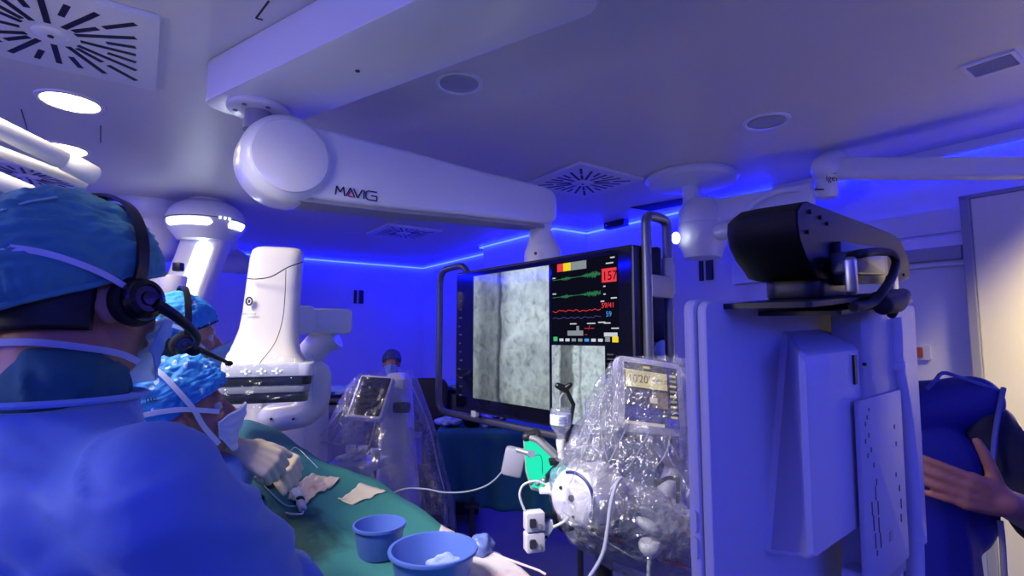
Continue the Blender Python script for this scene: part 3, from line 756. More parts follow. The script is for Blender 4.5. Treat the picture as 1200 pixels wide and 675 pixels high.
# ---------------------------------------------------------------- x-ray detector column
Yx = 2.05
ctr = W(312, 452, Yx); carm = thing('xray_c_arm', V(ctr.x, ctr.y, 0), 'cream x-ray machine: tall detector column over the table with a curved white arm', 'x-ray machine')
ang = R(20); ex = V(math.cos(ang), math.sin(ang), 0); ey = V(-ex.y, ex.x, 0)
def sect(pl, pr, py, yf, dep, rad=.03, sk=0):
    p = W(pl, py, yf); q_ = W(pr, py, yf); z = (p.z + q_.z) / 2; w_ = (q_ - p).length / 1.1
    pts = []; rad = min(rad, w_ * .3, dep * .3)
    for cx_, cy_, a0 in ((w_ - rad, dep - rad, 0), (rad, dep - rad, 90), (rad, rad, 180), (w_ - rad, rad, 270)):
        for k in range(6):
            a = R(a0 + 90 * k / 5); v = V(cx_ + rad * math.cos(a), cy_ + rad * math.sin(a), 0)
            pp = p + ex * v.x + ey * v.y; pp.z = z; pts.append(pp)
    return pts
b = MB()
secs = [(255, 362, 430, 1.90, .40, .05), (257, 357, 424, 1.91, .37, .05), (264, 352, 415, 1.93, .32, .05), (271, 350, 402, 1.95, .27, .05), (278, 350, 385, 1.965, .24, .05), (282, 351, 365, 1.975, .23, .05), (286, 353, 335, 1.985, .22, .05), (291, 356, 300, 1.99, .21, .05), (294, 357, 291, 2.0, .20, .05), (300, 353, 288, 2.03, .15, .045)]
b.ring_loft([sect(*s) for s in secs]); colm = b.obj('detector_column', cream_m, carm, angle=60)
# seams and lettering
def onfront(px, py, Y): return W(px, py, Y)
b = MB(); b.tube(bez([W(288.5, 326, 1.972), W(300, 327, 1.975), W(318, 324, 1.974), W(338, 313, 1.98), W(355, 307, 1.99)], 24), .0022, 6); 
b.tube(bez([W(335, 316, 1.976), W(334, 345, 1.968), W(331, 375, 1.955), W(322, 402, 1.935), W(304, 426, 1.90)], 24), .0016, 6); b.obj('panel_seams', dark_m, colm)
b = MB(); p = W(292, 353, 1.972); 
for k in range(14):
    a = 2 * PI * k / 14; b.box(p + ex * .010 * math.cos(a) + Z * .014 * math.sin(a), (.004, .006, .006))
b.box(p, (.006, .006, .012)); b.obj('round_emblem', dark_m, colm)
text('artcare', .016, frame(W(284, 369, 1.966), ex, Z, -ey), grey_m, 'lettering', colm)
# flat detector box: white frame with keys, black bands
zt = ctr.z
def zof(py): return W(312, py, Yx - .14).z
hw = .158
mdx = frame(V(ctr.x, ctr.y, 0), ex, ey, Z)
def dbox(name, z0, z1, mat, grow=0, rad=.035, bev=.004):
    b = MB(); b.rplate(mdx, -hw - grow, hw + grow, -.15 - grow, .17 + grow, z0, z1, rad, 6, bev); return b.obj(name, mat, carm)
z430, z441, z452, z461, z473 = [zof(y) for y in (430, 441.5, 452, 461, 473)]
frm = dbox('detector_frame', z441, z430 + .012, white_m, .012)
dbox('black_band', z452, z441, black_m, .004); dbox('grey_band', z461, z452, grey_m, .0); dbox('black_base', z473, z461, black_m, -.006)
b = MB(); 
for px_, py_ in ((0, 0), (10, -.3), (20, -.5), (24, 3), (21, 6)): pass
yk = -.15 - .012 - .002
for cx_ in (-.055, -.005, .045):
    for dx_, dz_ in ((-.012, 0), (.012, 0), (0, .008), (0, -.008), (-.004, 0)):
        p = mdx @ V(cx_ + dx_ - .0, yk, 0); p.z = (z430 + z441) / 2 + dz_ + .003; b.box(p, (.007, .004, .006))
b.obj('keys', EM('key backlight', (240, 244, 250), 1.2), frm)
# clear drape over the detector
film = PLASTIC('clear film', .015, .16, 16)
b = MB()
def f(u, v):
    a = u * 2 * PI; ca, sa = math.cos(a), math.sin(a); k = 1 / max(abs(ca), abs(sa)); k = min(k, 1.22)
    z = z473 - .014 + (z430 + .05 - z473) * v
    gr = 1.06 + .02 * noise.noise(V(ca * 4, sa * 4, v * 4)) - .04 * sstep(.75, 1, v)
    p = mdx @ V(ca * k * hw * gr, .01 + sa * k * .165 * gr, 0); p.z = z + .006 * noise.noise(V(ca * 3, sa * 3, 9)); return p
b.shell(f, 72, 8); b.obj('clear_cover', film, carm)
# bracket to the right and the curved arm underneath
b = MB(); b.box(W(380, 377, 2.45), (.24, .18, .115), Matrix.Rotation(ang, 3, 'Z'), .02); br = b.obj('side_bracket', white_m, carm)
b = MB(); b.box(W(352, 375, 2.3), (.12, .14, .12), Matrix.Rotation(ang, 3, 'Z'), .02); b.obj('column_joint', white_m, carm)
b = MB()
pts = bez([W(392, 392, 2.5), W(372, 405, 2.5), W(355, 430, 2.55), W(345, 455, 2.6)], 16); b.tube(pts, [.07, .068, .066] + [.064] * (len(pts) - 3), 16); b.obj('curved_arm', white_m, carm)
b = MB()
pts = fillet([W(371, 440, 2.5), W(369, 482, 2.5), W(320, 490, 2.5)], .16, 8); pts = [pts[0] + (pts[0] - pts[1]).normalized() * .03] + pts
b.chain(pts, [.035] + [.068] * (len(pts) - 1)); me = remesh(b, .012, 4); link('elbow', me, white_m, carm)
b = MB(); p = W(295, 500, 2.75); q = W(345, 500, 2.72)
b.box(V(p.x, p.y + .1, p.z - .45), (.165, .34, 1.25), None, .02); b.obj('stand_panel', cream_m, carm)
b = MB(); b.box(V(q.x - .01, q.y + .1, q.z - .45), (.19, .34, 1.1), None, .02); stand = b.obj('stand', white_m, carm)
b = MB(); 
for px_ in (318, 344): c_ = W(px_, 491, 2.43); b.cyl(c_, c_ + V(0, -.006, 0), .006, seg=8)
b.obj('bolts', dark_m, carm)
b = MB(); b.rplate(frame(V(p.x + .1, p.y + .15, 0), V(1, 0, 0), V(0, 1, 0), Z), -.35, .35, -.4, .4, 0, .09, .1, 6, .01); b.obj('foot', white_m, carm)
# ---------------------------------------------------------------- white flat panel seen from behind, right foreground
# four picture corners of a flat rectangle: depths follow from "opposite sides are equal"
K_ = [((x - 600) / F, (337.5 - y) / F) for x, y in ((827, 353), (1072, 358), (1098, 623), (880, 830))]
def solve3(A, r):
    d = A.determinant(); out = []
    for k in range(3):
        B = A.copy()
        for i in range(3): B[i][k] = r[i]
        out.append(B.determinant() / d)
    return out
A_ = Matrix(((1, -1, 1), (K_[1][0], -K_[2][0], K_[3][0]), (K_[1][1], -K_[2][1], K_[3][1])))
T2, T3, T4 = solve3(A_, (1, K_[0][0], K_[0][1]))
S_ = .58
c1, c2, c3, c4 = CD(827, 353, S_), CD(1072, 358, T2 * S_), CD(1098, 623, T3 * S_), CD(880, 830, T4 * S_)
px_ = (c2 - c1).normalized(); pw = (c2 - c1).length; dn = (c4 - c1); pn = px_.cross(-dn).normalized()
if pn.dot(EYE - c1) < 0: pn = -pn
py_ = -(dn - px_ * dn.dot(px_)).normalized(); ph = -(dn.dot(py_))
mo = frame(c1, px_, py_, pn)           # x right, y up from the top left corner, z to the camera
mi = mo.inverted()
def RL(px, py, off=0.0): p = mi @ WP(px, py, c1 + pn * off, pn); return p.x, p.y
panel_m = M('panel white', (206, 206, 214), .42, var=.015, scale=6)
pan = thing('flat_panel_monitor', mo @ V(pw / 2, -ph, 0), 'white flat panel monitor seen from behind, large in the right foreground', 'monitor')
# skew between the picture edges is small: build it rectangular
b = MB(); b.rplate(mo, 0, pw, -ph, 0, -.012, 0, .012, 5, .003); b.obj('back_shell', panel_m, pan)
b = MB(); b.rplate(mo, -.003, pw + .003, -ph - .003, .002, -.027, -.0135, .012, 5, .003); b.obj('front_bezel', panel_m, pan)
b = MB(); b.rplate(mo, .012, pw - .018, -ph + .02, -.018, -.031, -.0265, .006); b.obj('screen_glass', gloss, pan)
# raised box with a sloping left flank
x0, y0 = RL(938, 395, .05); x0b, _ = RL(915, 392, 0); x1, y1 = RL(1003, 395, .05); yb = RL(950, 655, .05)[1]
b = MB()
def rr(x0, x1, y0, y1, z, r):
    pts = []
    for cx, cy, a0 in ((x1 - r, y1 - r, 0), (x0 + r, y1 - r, 90), (x0 + r, y0 + r, 180), (x1 - r, y0 + r, 270)):
        for k in range(6): a = R(a0 + 90 * k / 5); pts.append(mo @ V(cx + r * math.cos(a), cy + r * math.sin(a), z))
    return pts
yt_ = RL(945, 413, .05)[1]
def rq(xt, xb, x1, y0, y1, z, r=.008):
    """four-sided outline whose left edge leans from xt at the top to xb at the bottom"""
    pts = []
    for cx, cy, a0 in ((x1 - r, y1 - r, 0), (xt + r, y1 - r, 90), (xb + r, y0 + r, 180), (x1 - r, y0 + r, 270)):
        for k in range(6): a = R(a0 + 90 * k / 5); pts.append(mo @ V(cx + r * math.cos(a), cy + r * math.sin(a), z))
    return pts
xm_ = x0 - (x0 - x0b) * .1
b.ring_loft([rq(x0b, x0 - .004, x1 + .02, yb - .012, y0 + .004, -.001), rq(x0b + .002, x0 - .003, x1 + .02, yb - .010, y0 + .003, .008), rq(x0 - .002, x0 - .001, x1 + .018, yb - .002, yt_ + .002, .048), rq(x0 + .003, x0 + .003, x1 + .016, yb + .002, yt_ - .004, .053)])
b.obj('rear_box', panel_m, pan, angle=35)
# mounting column with punched holes
xc0, yt = RL(1001, 372, .05); xc1, _ = RL(1040, 372, .05); ycb = RL(1020, 700, .05)[1]
b = MB(); b.rplate(mo, xc0, xc1, ycb, yt + .02, .02, .058, .006, 4, .003); cl = b.obj('mount_column', M('column grey', (176, 176, 186), .4), pan)
x2, y2 = RL(1003, 470, .06); x3, y3 = RL(1062, 652, .06)
b = MB(); b.rplate(mo, x2 - .002, x3, y3, y2, .058, .064, .006, 4, .001); pl = b.obj('slotted_plate', M('plate grey', (190, 190, 200), .4), pan)
b = MB(); random.seed(2)
for (hx_, hy_, lw, lh) in [(1015, 427, 1, 1), (1016, 489, 1, 1.3), (1014, 497, 1, 1.3), (1018, 510, 1, 1.4), (1014, 517, 1, 1.4), (1021, 527, 1, 1.4), (1017, 534, 1, 1.4), (1024, 545, 1, 1.4), (1018, 480, 1, 1), (1027, 565, 1, 2), (1026, 578, 1, 4.2), (1022, 596, 1, 4), (1029, 595, 1, 4), (1024, 613, 1, 4.4), (1030, 615, 1, 4.4), (1026, 634, 1, 4.4), (1032, 633, 1, 4.4), (1028, 648, 1, 1.6), (1050, 556, 1, 1.4), (1054, 572, 1, 2), (1056, 590, 1, 3), (1056, 607, 1, 2.5), (1048, 500, 1, 1.4), (1050, 520, 1, 1.4)]:
    hx, hy = RL(hx_, hy_, .064)
    b.plate(mo, hx - .0016 * lw, hx + .0016 * lw, hy - .0022 * lh, hy + .0022 * lh, .0600, .0645)
b.obj('slots', black_m, pl, smooth=False)
b = MB(); hx, hy = RL(1044, 628, .064); b.plate(mo, hx - .006, hx + .006, hy - .006, hy + .006, .0635, .0648); b.obj('embossed_mark', grey_m, pl, smooth=False)
b = MB(); b.rplate(mo, x2 + .008, x3 - .008, y3 - .25, y3 + .02, .03, .058, .006, 4, .002); b.obj('lower_column', panel_m, pan)
b = MB(); hx, hy = RL(998, 450, .05); hx2, hy2 = RL(1002, 415, .05); b.plate(mo, hx - .004, hx + .004, hy, hy2, .03, .056); b.obj('side_clip', dark_m, pan)
# buttons on the left rim
for by in (620, 652):
    b = MB(); q = mi @ WP(830, by, c1 - px_ * .012, -px_); 
    b.rplate(frame(mo @ V(-.003, 0, -.020), -pn, py_, -px_), -.004, .004, q.y - .012, q.y + .012, 0, .003, .0035)
    b.obj('button', panel_m, pan)
# scratch mark
hx, hy = RL(935, 538, 0); b = MB(); b.prism([mo @ V(hx - .022, hy - .006, .0004), mo @ V(hx - .004, hy - .002, .0004), mo @ V(hx + .03, hy + .012, .0004), mo @ V(hx - .002, hy + .003, .0004)], pn * .0004); b.obj('label_edge', grey_m, pan, smooth=False)
# white cable sleeve running down the right side
cab = MB(); pts = [(1045, 372), (1047, 400), (1048, 425), (1056, 470), (1063, 520), (1068, 580), (1072, 640), (1073, 720)]
P_ = []
for a_, c_ in pts: x, y = RL(a_, c_, .055); P_.append(mo @ V(x, y, .055))
cab.tube(bez(P_, 60), .012, 14); o = cab.obj('cable_sleeve', M('white sleeve', (200, 200, 212), .55, bump=.25, bscale=180, dist=.002), pan)
b = MB(); x, y = RL(1047, 423, .055); b.rcyl(mo @ V(x, y, .055), mo @ V(x + .002, y - .012, .055), .0145, .003); b.obj('sleeve_clamp', panel_m, pan); b = MB(); x, y = RL(1072, 625, .055); b.rcyl(mo @ V(x, y, .055), mo @ V(x, y - .012, .055), .0145, .003); b.obj('sleeve_clamp', panel_m, pan)
# ---------------------------------------------------------------- black tracking camera bar on top of the column
K0, K1 = CD(937, 284, .61), CD(1066, 301, 1.05)
kx = (K1 - K0).normalized(); kl = (K1 - K0).length; ku = py_; kd = kx.cross(ku).normalized()
if kd.dot(EYE - K0) < 0: kd = -kd
ku = kd.cross(kx).normalized()
if ku.z < 0: ku = -ku
cb = thing('tracking_camera', K0.lerp(K1, .5) - ku * .06, 'long black rounded sensor bar perched above the white monitor', 'camera')
mcb = frame(K0, kx, ku, kd)                    # x along the bar, y up, z to the photographer
def kq(px, py, off): p = mcb.inverted() @ WP(px, py, K0 + kd * off, kd); return p.x, p.y
def KP(px, py, off): x, y = kq(px, py, off); return mcb @ V(x, y, off)
outl = [kq(*q, 0) for q in ((945, 236), (938, 237), (932, 246), (932, 260), (935, 280), (942, 300), (950, 315), (955, 326), (962, 328), (1045, 329), (1056, 329), (1064, 326), (1065.5, 322), (1064, 308), (1060, 295), (1055, 283), (1048, 276), (1040, 272))]
cxm = sum(p[0] for p in outl) / len(outl); cym = sum(p[1] for p in outl) / len(outl)
b = MB()
def ol(s, z, dx=0): return [mcb @ V(x + (dx if x < .2 else -dx) , cym + (y - cym) * s, z) for x, y in outl]
b.ring_loft([ol(.97, .002, .002), ol(1, 0), ol(1, -.050), ol(.985, -.070, .003), ol(.90, -.085, .014), ol(.86, -.088, .02)])
b.obj('bar_housing', M('satin black', (10, 9, 10), .55, spec=.18), cb, angle=35)
for (x, y) in ((948, 248), (960, 255), (945, 272), (968, 262), (962, 312), (1058, 322)):
    b = MB(); p = KP(x, y, .002); b.cyl(p, p + kd * .003, .0028, seg=10); b.obj('screw', rubber_m, cb)
def kbox(b, x0, x1, y0, y1, z0, z1, r=.005, bev=.002):
    (a0, c0), (a1, c1_) = kq(x0, y0, z1), kq(x1, y1, z1)
    b.rplate(mcb, min(a0, a1), max(a0, a1), min(c0, c1_), max(c0, c1_), z0, z1, min(r, abs(a1 - a0) * .45, abs(c1_ - c0) * .45), 4, bev); return b
b = MB(); kbox(b, 985, 1042, 282, 332, .001, .012); b.obj('rear_plate', dark_m, cb)
b = MB(); kbox(b, 998, 1038, 294, 322, .012, .035); b.obj('connector_box', M('steel grey', (74, 76, 88), .4, metal=.4), cb)
b = MB(); kbox(b, 1000, 1007, 300, 345, .036, .046); b.obj('yoke_left_arm', steel_m, cb)
b = MB(); kbox(b, 1046, 1054, 322, 345, .02, .03); b.obj('yoke_right_arm', steel_m, cb)
f2 = frame(mcb @ V(0, kq(960, 330, 0)[1], 0), kx, kd, -ku)
xa_, xb_ = kq(955, 335, 0)[0], kq(1002, 335, 0)[0]
b = MB(); b.rplate(f2, xa_ + .02, xb_ - .02, -.070, .0, -.006, .021, .02, 5, .004); b.obj('foot_block', black_m, cb)
xa_, xb_ = kq(925, 342, 0)[0], kq(1040, 342, 0)[0]
b = MB(); b.rplate(f2, xa_ - .03, xb_, -.075, .03, .021, .027, .006); b.obj('top_shelf', black_m, cb)
b = MB(); b.rplate(f2, xa_ + .05, xb_, -.06, .035, .034, .039, .006); b.obj('lower_shelf', dark_m, cb)
b = MB(); b.tube(bez([KP(995, 300, .03), KP(1010, 297, .05), KP(1030, 295, .05), KP(1045, 297, .055), KP(1050, 308, .055), KP(1045, 325, .06), KP(1033, 343, .06), KP(1022, 355, .055), KP(1000, 360, .05)], 60), .0052, 10); b.obj('cable', rubber_m, cb)
b = MB(); b.chain([KP(1030, 352, .045), KP(1058, 346, .045), KP(1050, 355, .05), KP(1035, 358, .05)], [.012, .010, .013, .012]); b.chain([KP(1050, 352, .05), KP(1045, 368, .05)], [.009, .006]); b.obj('cable_bundle', rubber_m, cb)
# ---------------------------------------------------------------- people
skin_m = M('skin', (176, 122, 98), .5, var=.06, scale=20, bump=.05, bscale=120, dist=.001)
skin2_m = M('skin tan', (190, 138, 112), .5, var=.06, scale=20)
hair_m = M('dark hair', (20, 15, 14), .5, var=.3, scale=80)
teal_m = M('teal cap cloth', (72, 150, 152), .75, var=.08, scale=9, bump=.35, bscale=28, dist=.006, sheen=.2)
scrub_m = M('dark teal scrub', (28, 92, 100), .8, var=.1, scale=10, bump=.3, bscale=40)
gown_m = M('blue gown cloth', (108, 148, 212), .62, var=.03, scale=8, bump=.25, bscale=7, dist=.02, sheen=.15)
mask_m = M('mask cloth', (150, 186, 232), .75, var=.03, bump=.1, bscale=90)
strap_m = M('white tape', (206, 214, 232), .6, var=.03)
glove_m = M('latex glove', (214, 196, 160), .38, var=.04, scale=18, bump=.12, bscale=60, dist=.002, coat=.15)
eye_m = M('eye white', (210, 205, 200), .2); iris_m = M('dark iris', (30, 20, 16), .15)
def patcap(name, base, mark):
    if name in MATS: return MATS[name]
    m_, nt, N, L = nmat(name); out = N.new('ShaderNodeOutputMaterial'); b_ = N.new('ShaderNodeBsdfPrincipled'); L.new(b_.outputs[0], out.inputs[0])
    b_.inputs['Roughness'].default_value = .7
    tc = N.new('ShaderNodeTexCoord'); mp = N.new('ShaderNodeMapping'); mp.inputs['Scale'].default_value = (1, 1, .45); mp.inputs['Rotation'].default_value = (.25, .2, 0)
    L.new(tc.outputs['Object'], mp.inputs[0]); vo = N.new('ShaderNodeTexVoronoi'); vo.inputs['Scale'].default_value = 42; L.new(mp.outputs[0], vo.inputs['Vector'])
    cr = N.new('ShaderNodeValToRGB'); cr.color_ramp.elements[0].position = .20; cr.color_ramp.elements[0].color = rgb(*mark); cr.color_ramp.elements[1].position = .24; cr.color_ramp.elements[1].color = rgb(*base)
    L.new(vo.outputs['Distance'], cr.inputs[0]); L.new(cr.outputs[0], b_.inputs['Base Color'])
    nz = N.new('ShaderNodeTexNoise'); nz.inputs['Scale'].default_value = 26; nz.inputs['Detail'].default_value = 4; L.new(tc.outputs['Object'], nz.inputs['Vector'])
    bp = N.new('ShaderNodeBump'); bp.inputs['Strength'].default_value = .35; bp.inputs['Distance'].default_value = .006; L.new(nz.outputs['Fac'], bp.inputs['Height']); L.new(bp.outputs[0], b_.inputs['Normal'])
    MATS[name] = m_; return m_
bluecap_m = patcap('blue printed cap cloth', (44, 140, 214), (190, 220, 245))
greycap_m = patcap('grey printed cap cloth', (70, 78, 110), (130, 136, 160))

def crease(p, k=3):
    return max(0, 1 - abs(noise.noise(p)) * 2.6) ** k
def headframe(c, az, nod=0, tilt=0):
    """local: +x right, +y face forward, +z up. az from +Y towards +X"""
    m_ = Matrix.Rotation(R(-az), 4, 'Z') @ Matrix.Rotation(R(nod), 4, 'X') @ Matrix.Rotation(R(tilt), 4, 'Y')
    m_.translation = c; return m_
def tmb(b, m_, start):
    b.bm.verts.ensure_lookup_table()
    bmesh.ops.transform(b.bm, matrix=m_, verts=b.bm.verts[start:])
def head_into(b, m_, s=1.0):
    st = len(b.bm.verts); 
    b.ell(V(0, -.012, .030) * s, V(.076, .098, .094) * s, seg=28, rings=18)
    b.ell(V(0, .028, -.035) * s, V(.062, .068, .075) * s)
    b.ell(V(0, .052, -.085) * s, V(.036, .036, .030) * s)
    b.cap(V(0, .088, .008) * s, V(0, .108, -.030) * s, .009 * s, .014 * s)
    b.cap(V(-.036, .078, .022) * s, V(.036, .078, .022) * s, .013 * s)
    for k in (-1, 1):
        b.ell(V(.034 * k, .070, -.028) * s, V(.024, .020, .022) * s)
        b.ell(V(.079 * k, -.008, -.016) * s, V(.009, .020, .032) * s, Matrix.Rotation(R(-18 * k), 3, 'Z'))
        b.ell(V(.072 * k, .004, -.022) * s, V(.010, .012, .016) * s)
    b.cap(V(-.020, .088, -.062) * s, V(.020, .088, -.062) * s, .009 * s)
    tmb(b, m_, st)
def capmesh(name, m_, mat, parent, s=1.0, rx=.090, ry=.116, rz=.112, front=.058, side=.006, back=-.045, amp=.006, seed=0, cy=-.012, cz=.028, bag=0.0, band=None, wr=.45):
    b = MB()
    def rim(a):      # a: 0 = right, 90 = front
        f = math.sin(a); return (front * max(0, f) ** 1.0 + back * max(0, -f) + side * (1 - abs(f)))
    nU, nV = 170, 64
    def f(u, v):
        a = 2 * PI * u; z0 = rim(a) - cz
        e0 = math.asin(max(-.95, min(.95, z0 / rz))); e = e0 + (PI / 2 - e0) * v
        d = V(math.cos(a) * math.cos(e), math.sin(a) * math.cos(e), math.sin(e))
        w_ = math.sin(min(1, v * 1.0) * PI) 
        q = noise.noise(V(d.x * 2.6 + seed, d.y * 2.6, d.z * 2.6)) * 1.0 + .55 * noise.noise(V(d.x * 6, d.y * 6 + seed, d.z * 9)) + .5 * (1 - abs(noise.noise(V(d.x * 3.5 + seed * 2, d.y * 3.5, d.z * 11)))) - .25
        q += wr * (.9 * (1 - abs(noise.noise(V(d.x * 4 + seed, d.y * 4, d.z * 16 + 1.5 * noise.noise(V(d.x * 3, d.y * 3, seed))))) * 2.2) + .5 * noise.noise(V(d.x * 9, d.y * 9 + seed, d.z * 22)))
        gather = .0022 * math.sin(a * 46 + 3 * noise.noise(V(a * 3, 0, seed))) * max(0, 1 - v * 5)
        k = 1 + (amp * q * min(1, v * 5) + gather) / .1 - .035 * max(0, 1 - v * 9)
        bg = bag * max(0, -d.y) * max(0, 1 - abs(d.z - .1) * 1.1)
        return m_ @ (V(d.x * rx * k, cy + d.y * (ry + bg) * k, cz + d.z * rz * k) * s)
    b.shell(f, nU, nV)
    o = b.obj(name, mat, parent, angle=180, solid=.0018); return f, o
def rimband(f, m_, mat, parent, w=.006, name='cap_band'):
    b = MB(); pts = [f(i / 72, 0.012) for i in range(73)]; b.tube(pts, w, 6, cap=False); return b.obj(name, mat, parent)
def maskmesh(m_, parent, s=1.0, mat=None, bulge=.0):
    b = MB()
    def f(u, v):
        a = R(-66 + 132 * u); z = -.118 + .094 * v
        fr = math.cos(a)
        rx = .070 - .016 * (1 - v) ** 1.5; ry = .088 - .010 * (1 - v)
        nose = .032 * math.exp(-(math.sin(a) / .32) ** 2) * math.exp(-((z + .035) / .045) ** 2)
        pl = .0018 * math.sin(v * PI * 9) * fr
        zz = z + .016 * math.exp(-(math.sin(a) / .25) ** 2) * v; pin = .72 * sstep(.15, .6, 1 - fr); zz = zz * (1 - pin) + (-.050 + .02 * (v - .5)) * pin
        return m_ @ (V(math.sin(a) * (rx + .004), .020 + fr ** .62 * (ry + bulge) + nose + pl, zz) * s)
    b.shell(f, 40, 22, False); return f, b.obj('face_mask', mat or mask_m, parent, angle=180, solid=.0015)
def strap(parent, m_, pts, w=.007, s=1.0, mat=None, seg=30, c=V(0, -.012, .03)):
    P = bez([Vector(p) * s for p in pts], seg); b = MB()
    b.ribbon([m_ @ p for p in P], [(m_.to_3x3() @ V((p.x - c.x), (p.y - c.y), (p.z - c.z) * .6)) for p in P], w, .0016)
    return b.obj('strap', mat or strap_m, parent)
def onskull(a, z, k=1.0, rx=.098, ry=.122, rz=.118, cz=.028, cy=-.012):
    """point on the cap surface: a degrees from the right side towards the front"""
    e = math.asin(max(-1, min(1, (z - cz) / rz))); 
    return V(math.cos(R(a)) * rx * math.cos(e) * k, cy + math.sin(R(a)) * ry * math.cos(e) * k, z)
def eyes(m_, parent, s=1.0):
    for k in (-1, 1):
        b = MB(); b.ell(m_ @ (V(.031 * k, .076, .000) * s), (.012 * s,) * 3, seg=12, rings=8); e = b.obj('eye', eye_m, parent)
        b = MB(); b.ell(m_ @ (V(.031 * k, .0865, .000) * s), (.005 * s, .003 * s, .005 * s), m_.to_3x3(), 10, 6); b.obj('iris', iris_m, e)
def headset(m_, label, s=1.0, side=1, cuplo=V(.098, .004, -.018)):
    """one-ear headset: cup, band over the crown, microphone boom"""
    t = thing('headset', m_ @ cuplo, label, 'headset')
    ax = m_.to_3x3() @ V(side, 0, .05); c = m_ @ (cuplo * s)
    b = MB(); b.lathe([(.022, -.012), (.033, -.010), (.036, -.002), (.034, .006), (.026, .010)], c, ax, 30); b.obj('ear_cushion', rubber_m, t)
    b = MB(); b.lathe([(.029, .008), (.030, .016), (.027, .023), (.020, .026), (.0185, .0235), (.010, .0235), (.009, .026), (.001, .0265)], c, ax, 30); cup = b.obj('ear_cup', M('headset black', (14, 13, 13), .25), t)
    pts = [V(.103 * side, .010, .012), V(.106 * side, .012, .04), V(.098 * side, .014, .085), V(.072 * side, .014, .128), V(.03 * side, .012, .149), V(-.03 * side, .010, .150), V(-.072 * side, .008, .128), V(-.098 * side, .005, .08), V(-.10 * side, .0, .03)]
    P = bez([p * s for p in pts], 48); b = MB()
    b.ribbon([m_ @ p for p in P], [m_.to_3x3() @ (p - V(0, 0, .03)) for p in P], .017 * s, .005); b.obj('headband', black_m, t)
    pts = [cuplo + V(.022 * side, .012, -.004), cuplo + V(.026 * side, .045, -.022), cuplo + V(.018 * side, .085, -.045), cuplo + V(-.02 * side, .115, -.062)]
    P = bez([p * s for p in pts], 24); n_ = len(P); b = MB(); b.tube([m_ @ p for p in P], [(.009 - .005 * i / n_) * s for i in range(n_)], 12); bm_ = b.obj('microphone_boom', black_m, t)
    b = MB(); e = m_ @ P[-1]; b.ell(e, (.011, .011, .008)); b.obj('microphone', rubber_m, bm_)
    return t
def hand_into(b, wrist, fwd, palm_n, side, s=1.0, curl=(35, 40, 45, 50), spread=6, tcurl=20, tout=35):
    """palm and five separate bent fingers. fwd: wrist->knuckles, palm_n: out of the palm, side: +1 thumb on the fwd x palm_n side"""
    f = fwd.normalized(); n = (palm_n - f * palm_n.dot(f)).normalized(); x = f.cross(n) * side
    L = .092 * s
    def P(a, b_, c): return wrist + f * a * s + x * b_ * s + n * c * s
    b.chain([wrist - f * .03 * s, P(.01, 0, 0)], [.027 * s, .026 * s])
    for k, off in enumerate((.030, .010, -.010, -.028)):
        b.cap(P(.012, off * .55, 0), P(.085 - abs(k - 1) * .004, off, -.003), .017 * s, .0125 * s)
    lens = [(.044, .026, .021), (.049, .030, .023), (.045, .028, .022), (.035, .021, .019)]
    for k, off in enumerate((.030, .010, -.010, -.028)):
        p = P(.088 - abs(k - 1) * .004, off, -.003); yaw = R((1.5 - k) * spread); a = 0; rr_ = (.0098, .0100, .0096, .0086)[k] * s
        for seg_, l in enumerate(lens[k]):
            a += R(curl[k]) * (1.0 if seg_ else .8)
            d = (f * math.cos(a) + n * math.sin(a)) * math.cos(yaw) + x * math.sin(yaw)
            q = p + d.normalized() * l * s; b.cap(p, q, rr_ * (1 - .06 * seg_), rr_ * (.95 - .08 * seg_), 12); p = q
    p = P(.022, .026, .006); d = (f * math.cos(R(tout)) + x * math.sin(R(tout))).normalized()
    q = p + d * .040 * s; b.cap(p, q, .016 * s, .0125 * s, 12)
    d2 = (d * math.cos(R(tcurl)) + (n * .8 + f * .4).normalized() * math.sin(R(tcurl))).normalized(); q2 = q + d2 * .032 * s; b.cap(q, q2, .0122 * s, .011 * s, 12)
    d3 = (d2 * math.cos(R(tcurl)) + (n * .6 + f * .6).normalized() * math.sin(R(tcurl))).normalized(); b.cap(q2, q2 + d3 * .026 * s, .011 * s, .0085 * s, 12)
def folds(amp, sc, seed=0, stretch=V(1, 1, 1), ridge=.6):
    def f(co):
        p = V(co.x * stretch.x, co.y * stretch.y, co.z * stretch.z) * sc + V(seed, seed * 2, 0)
        q = noise.noise(p); r_ = 1 - abs(noise.noise(p * 1.7 + V(5, 1, 2))) * 2
        return amp * (q * (1 - ridge) + r_ * ridge - .2)
    return f

# ================================ nearest person: teal cap, blue gown, seen from behind
H1 = headframe(V(-.622, .752, 1.652), 17, -4, -6)
c1p = V(-.60, .74, 0)
per1 = thing('person', V(-.60, .72, 0), 'person nearest the camera at left, in teal cap, headset and blue gown, watching the screens', 'person')
r1 = V(math.cos(R(-22)), math.sin(R(-22)), 0); f1 = V(-r1.y, r1.x, 0)
cb_ = V(-.585, .690, 0)
def T1(x, y, z): return cb_ + r1 * x + f1 * y + Z * z
SR, SL = T1(.214, -.02, 1.428), T1(-.195, .0, 1.42)
ER = V(-.312, .775, 1.20); WR = V(-.29, .905, 1.10); EL = T1(-.27, .16, 1.16); WL = T1(-.24, .36, 1.06)
b = MB(); head_into(b, H1)
b.chain([H1 @ V(0, -.02, -.05), T1(0, .0, 1.47), T1(0, -.01, 1.36)], [.058, .064, .09])
b.chain([T1(-.12, 0, 1.40), T1(.12, 0, 1.40)], [.075, .075]); b.chain([T1(0, 0, 1.32), T1(0, 0, 1.0), T1(0, 0, .9)], [.13, .125, .14])
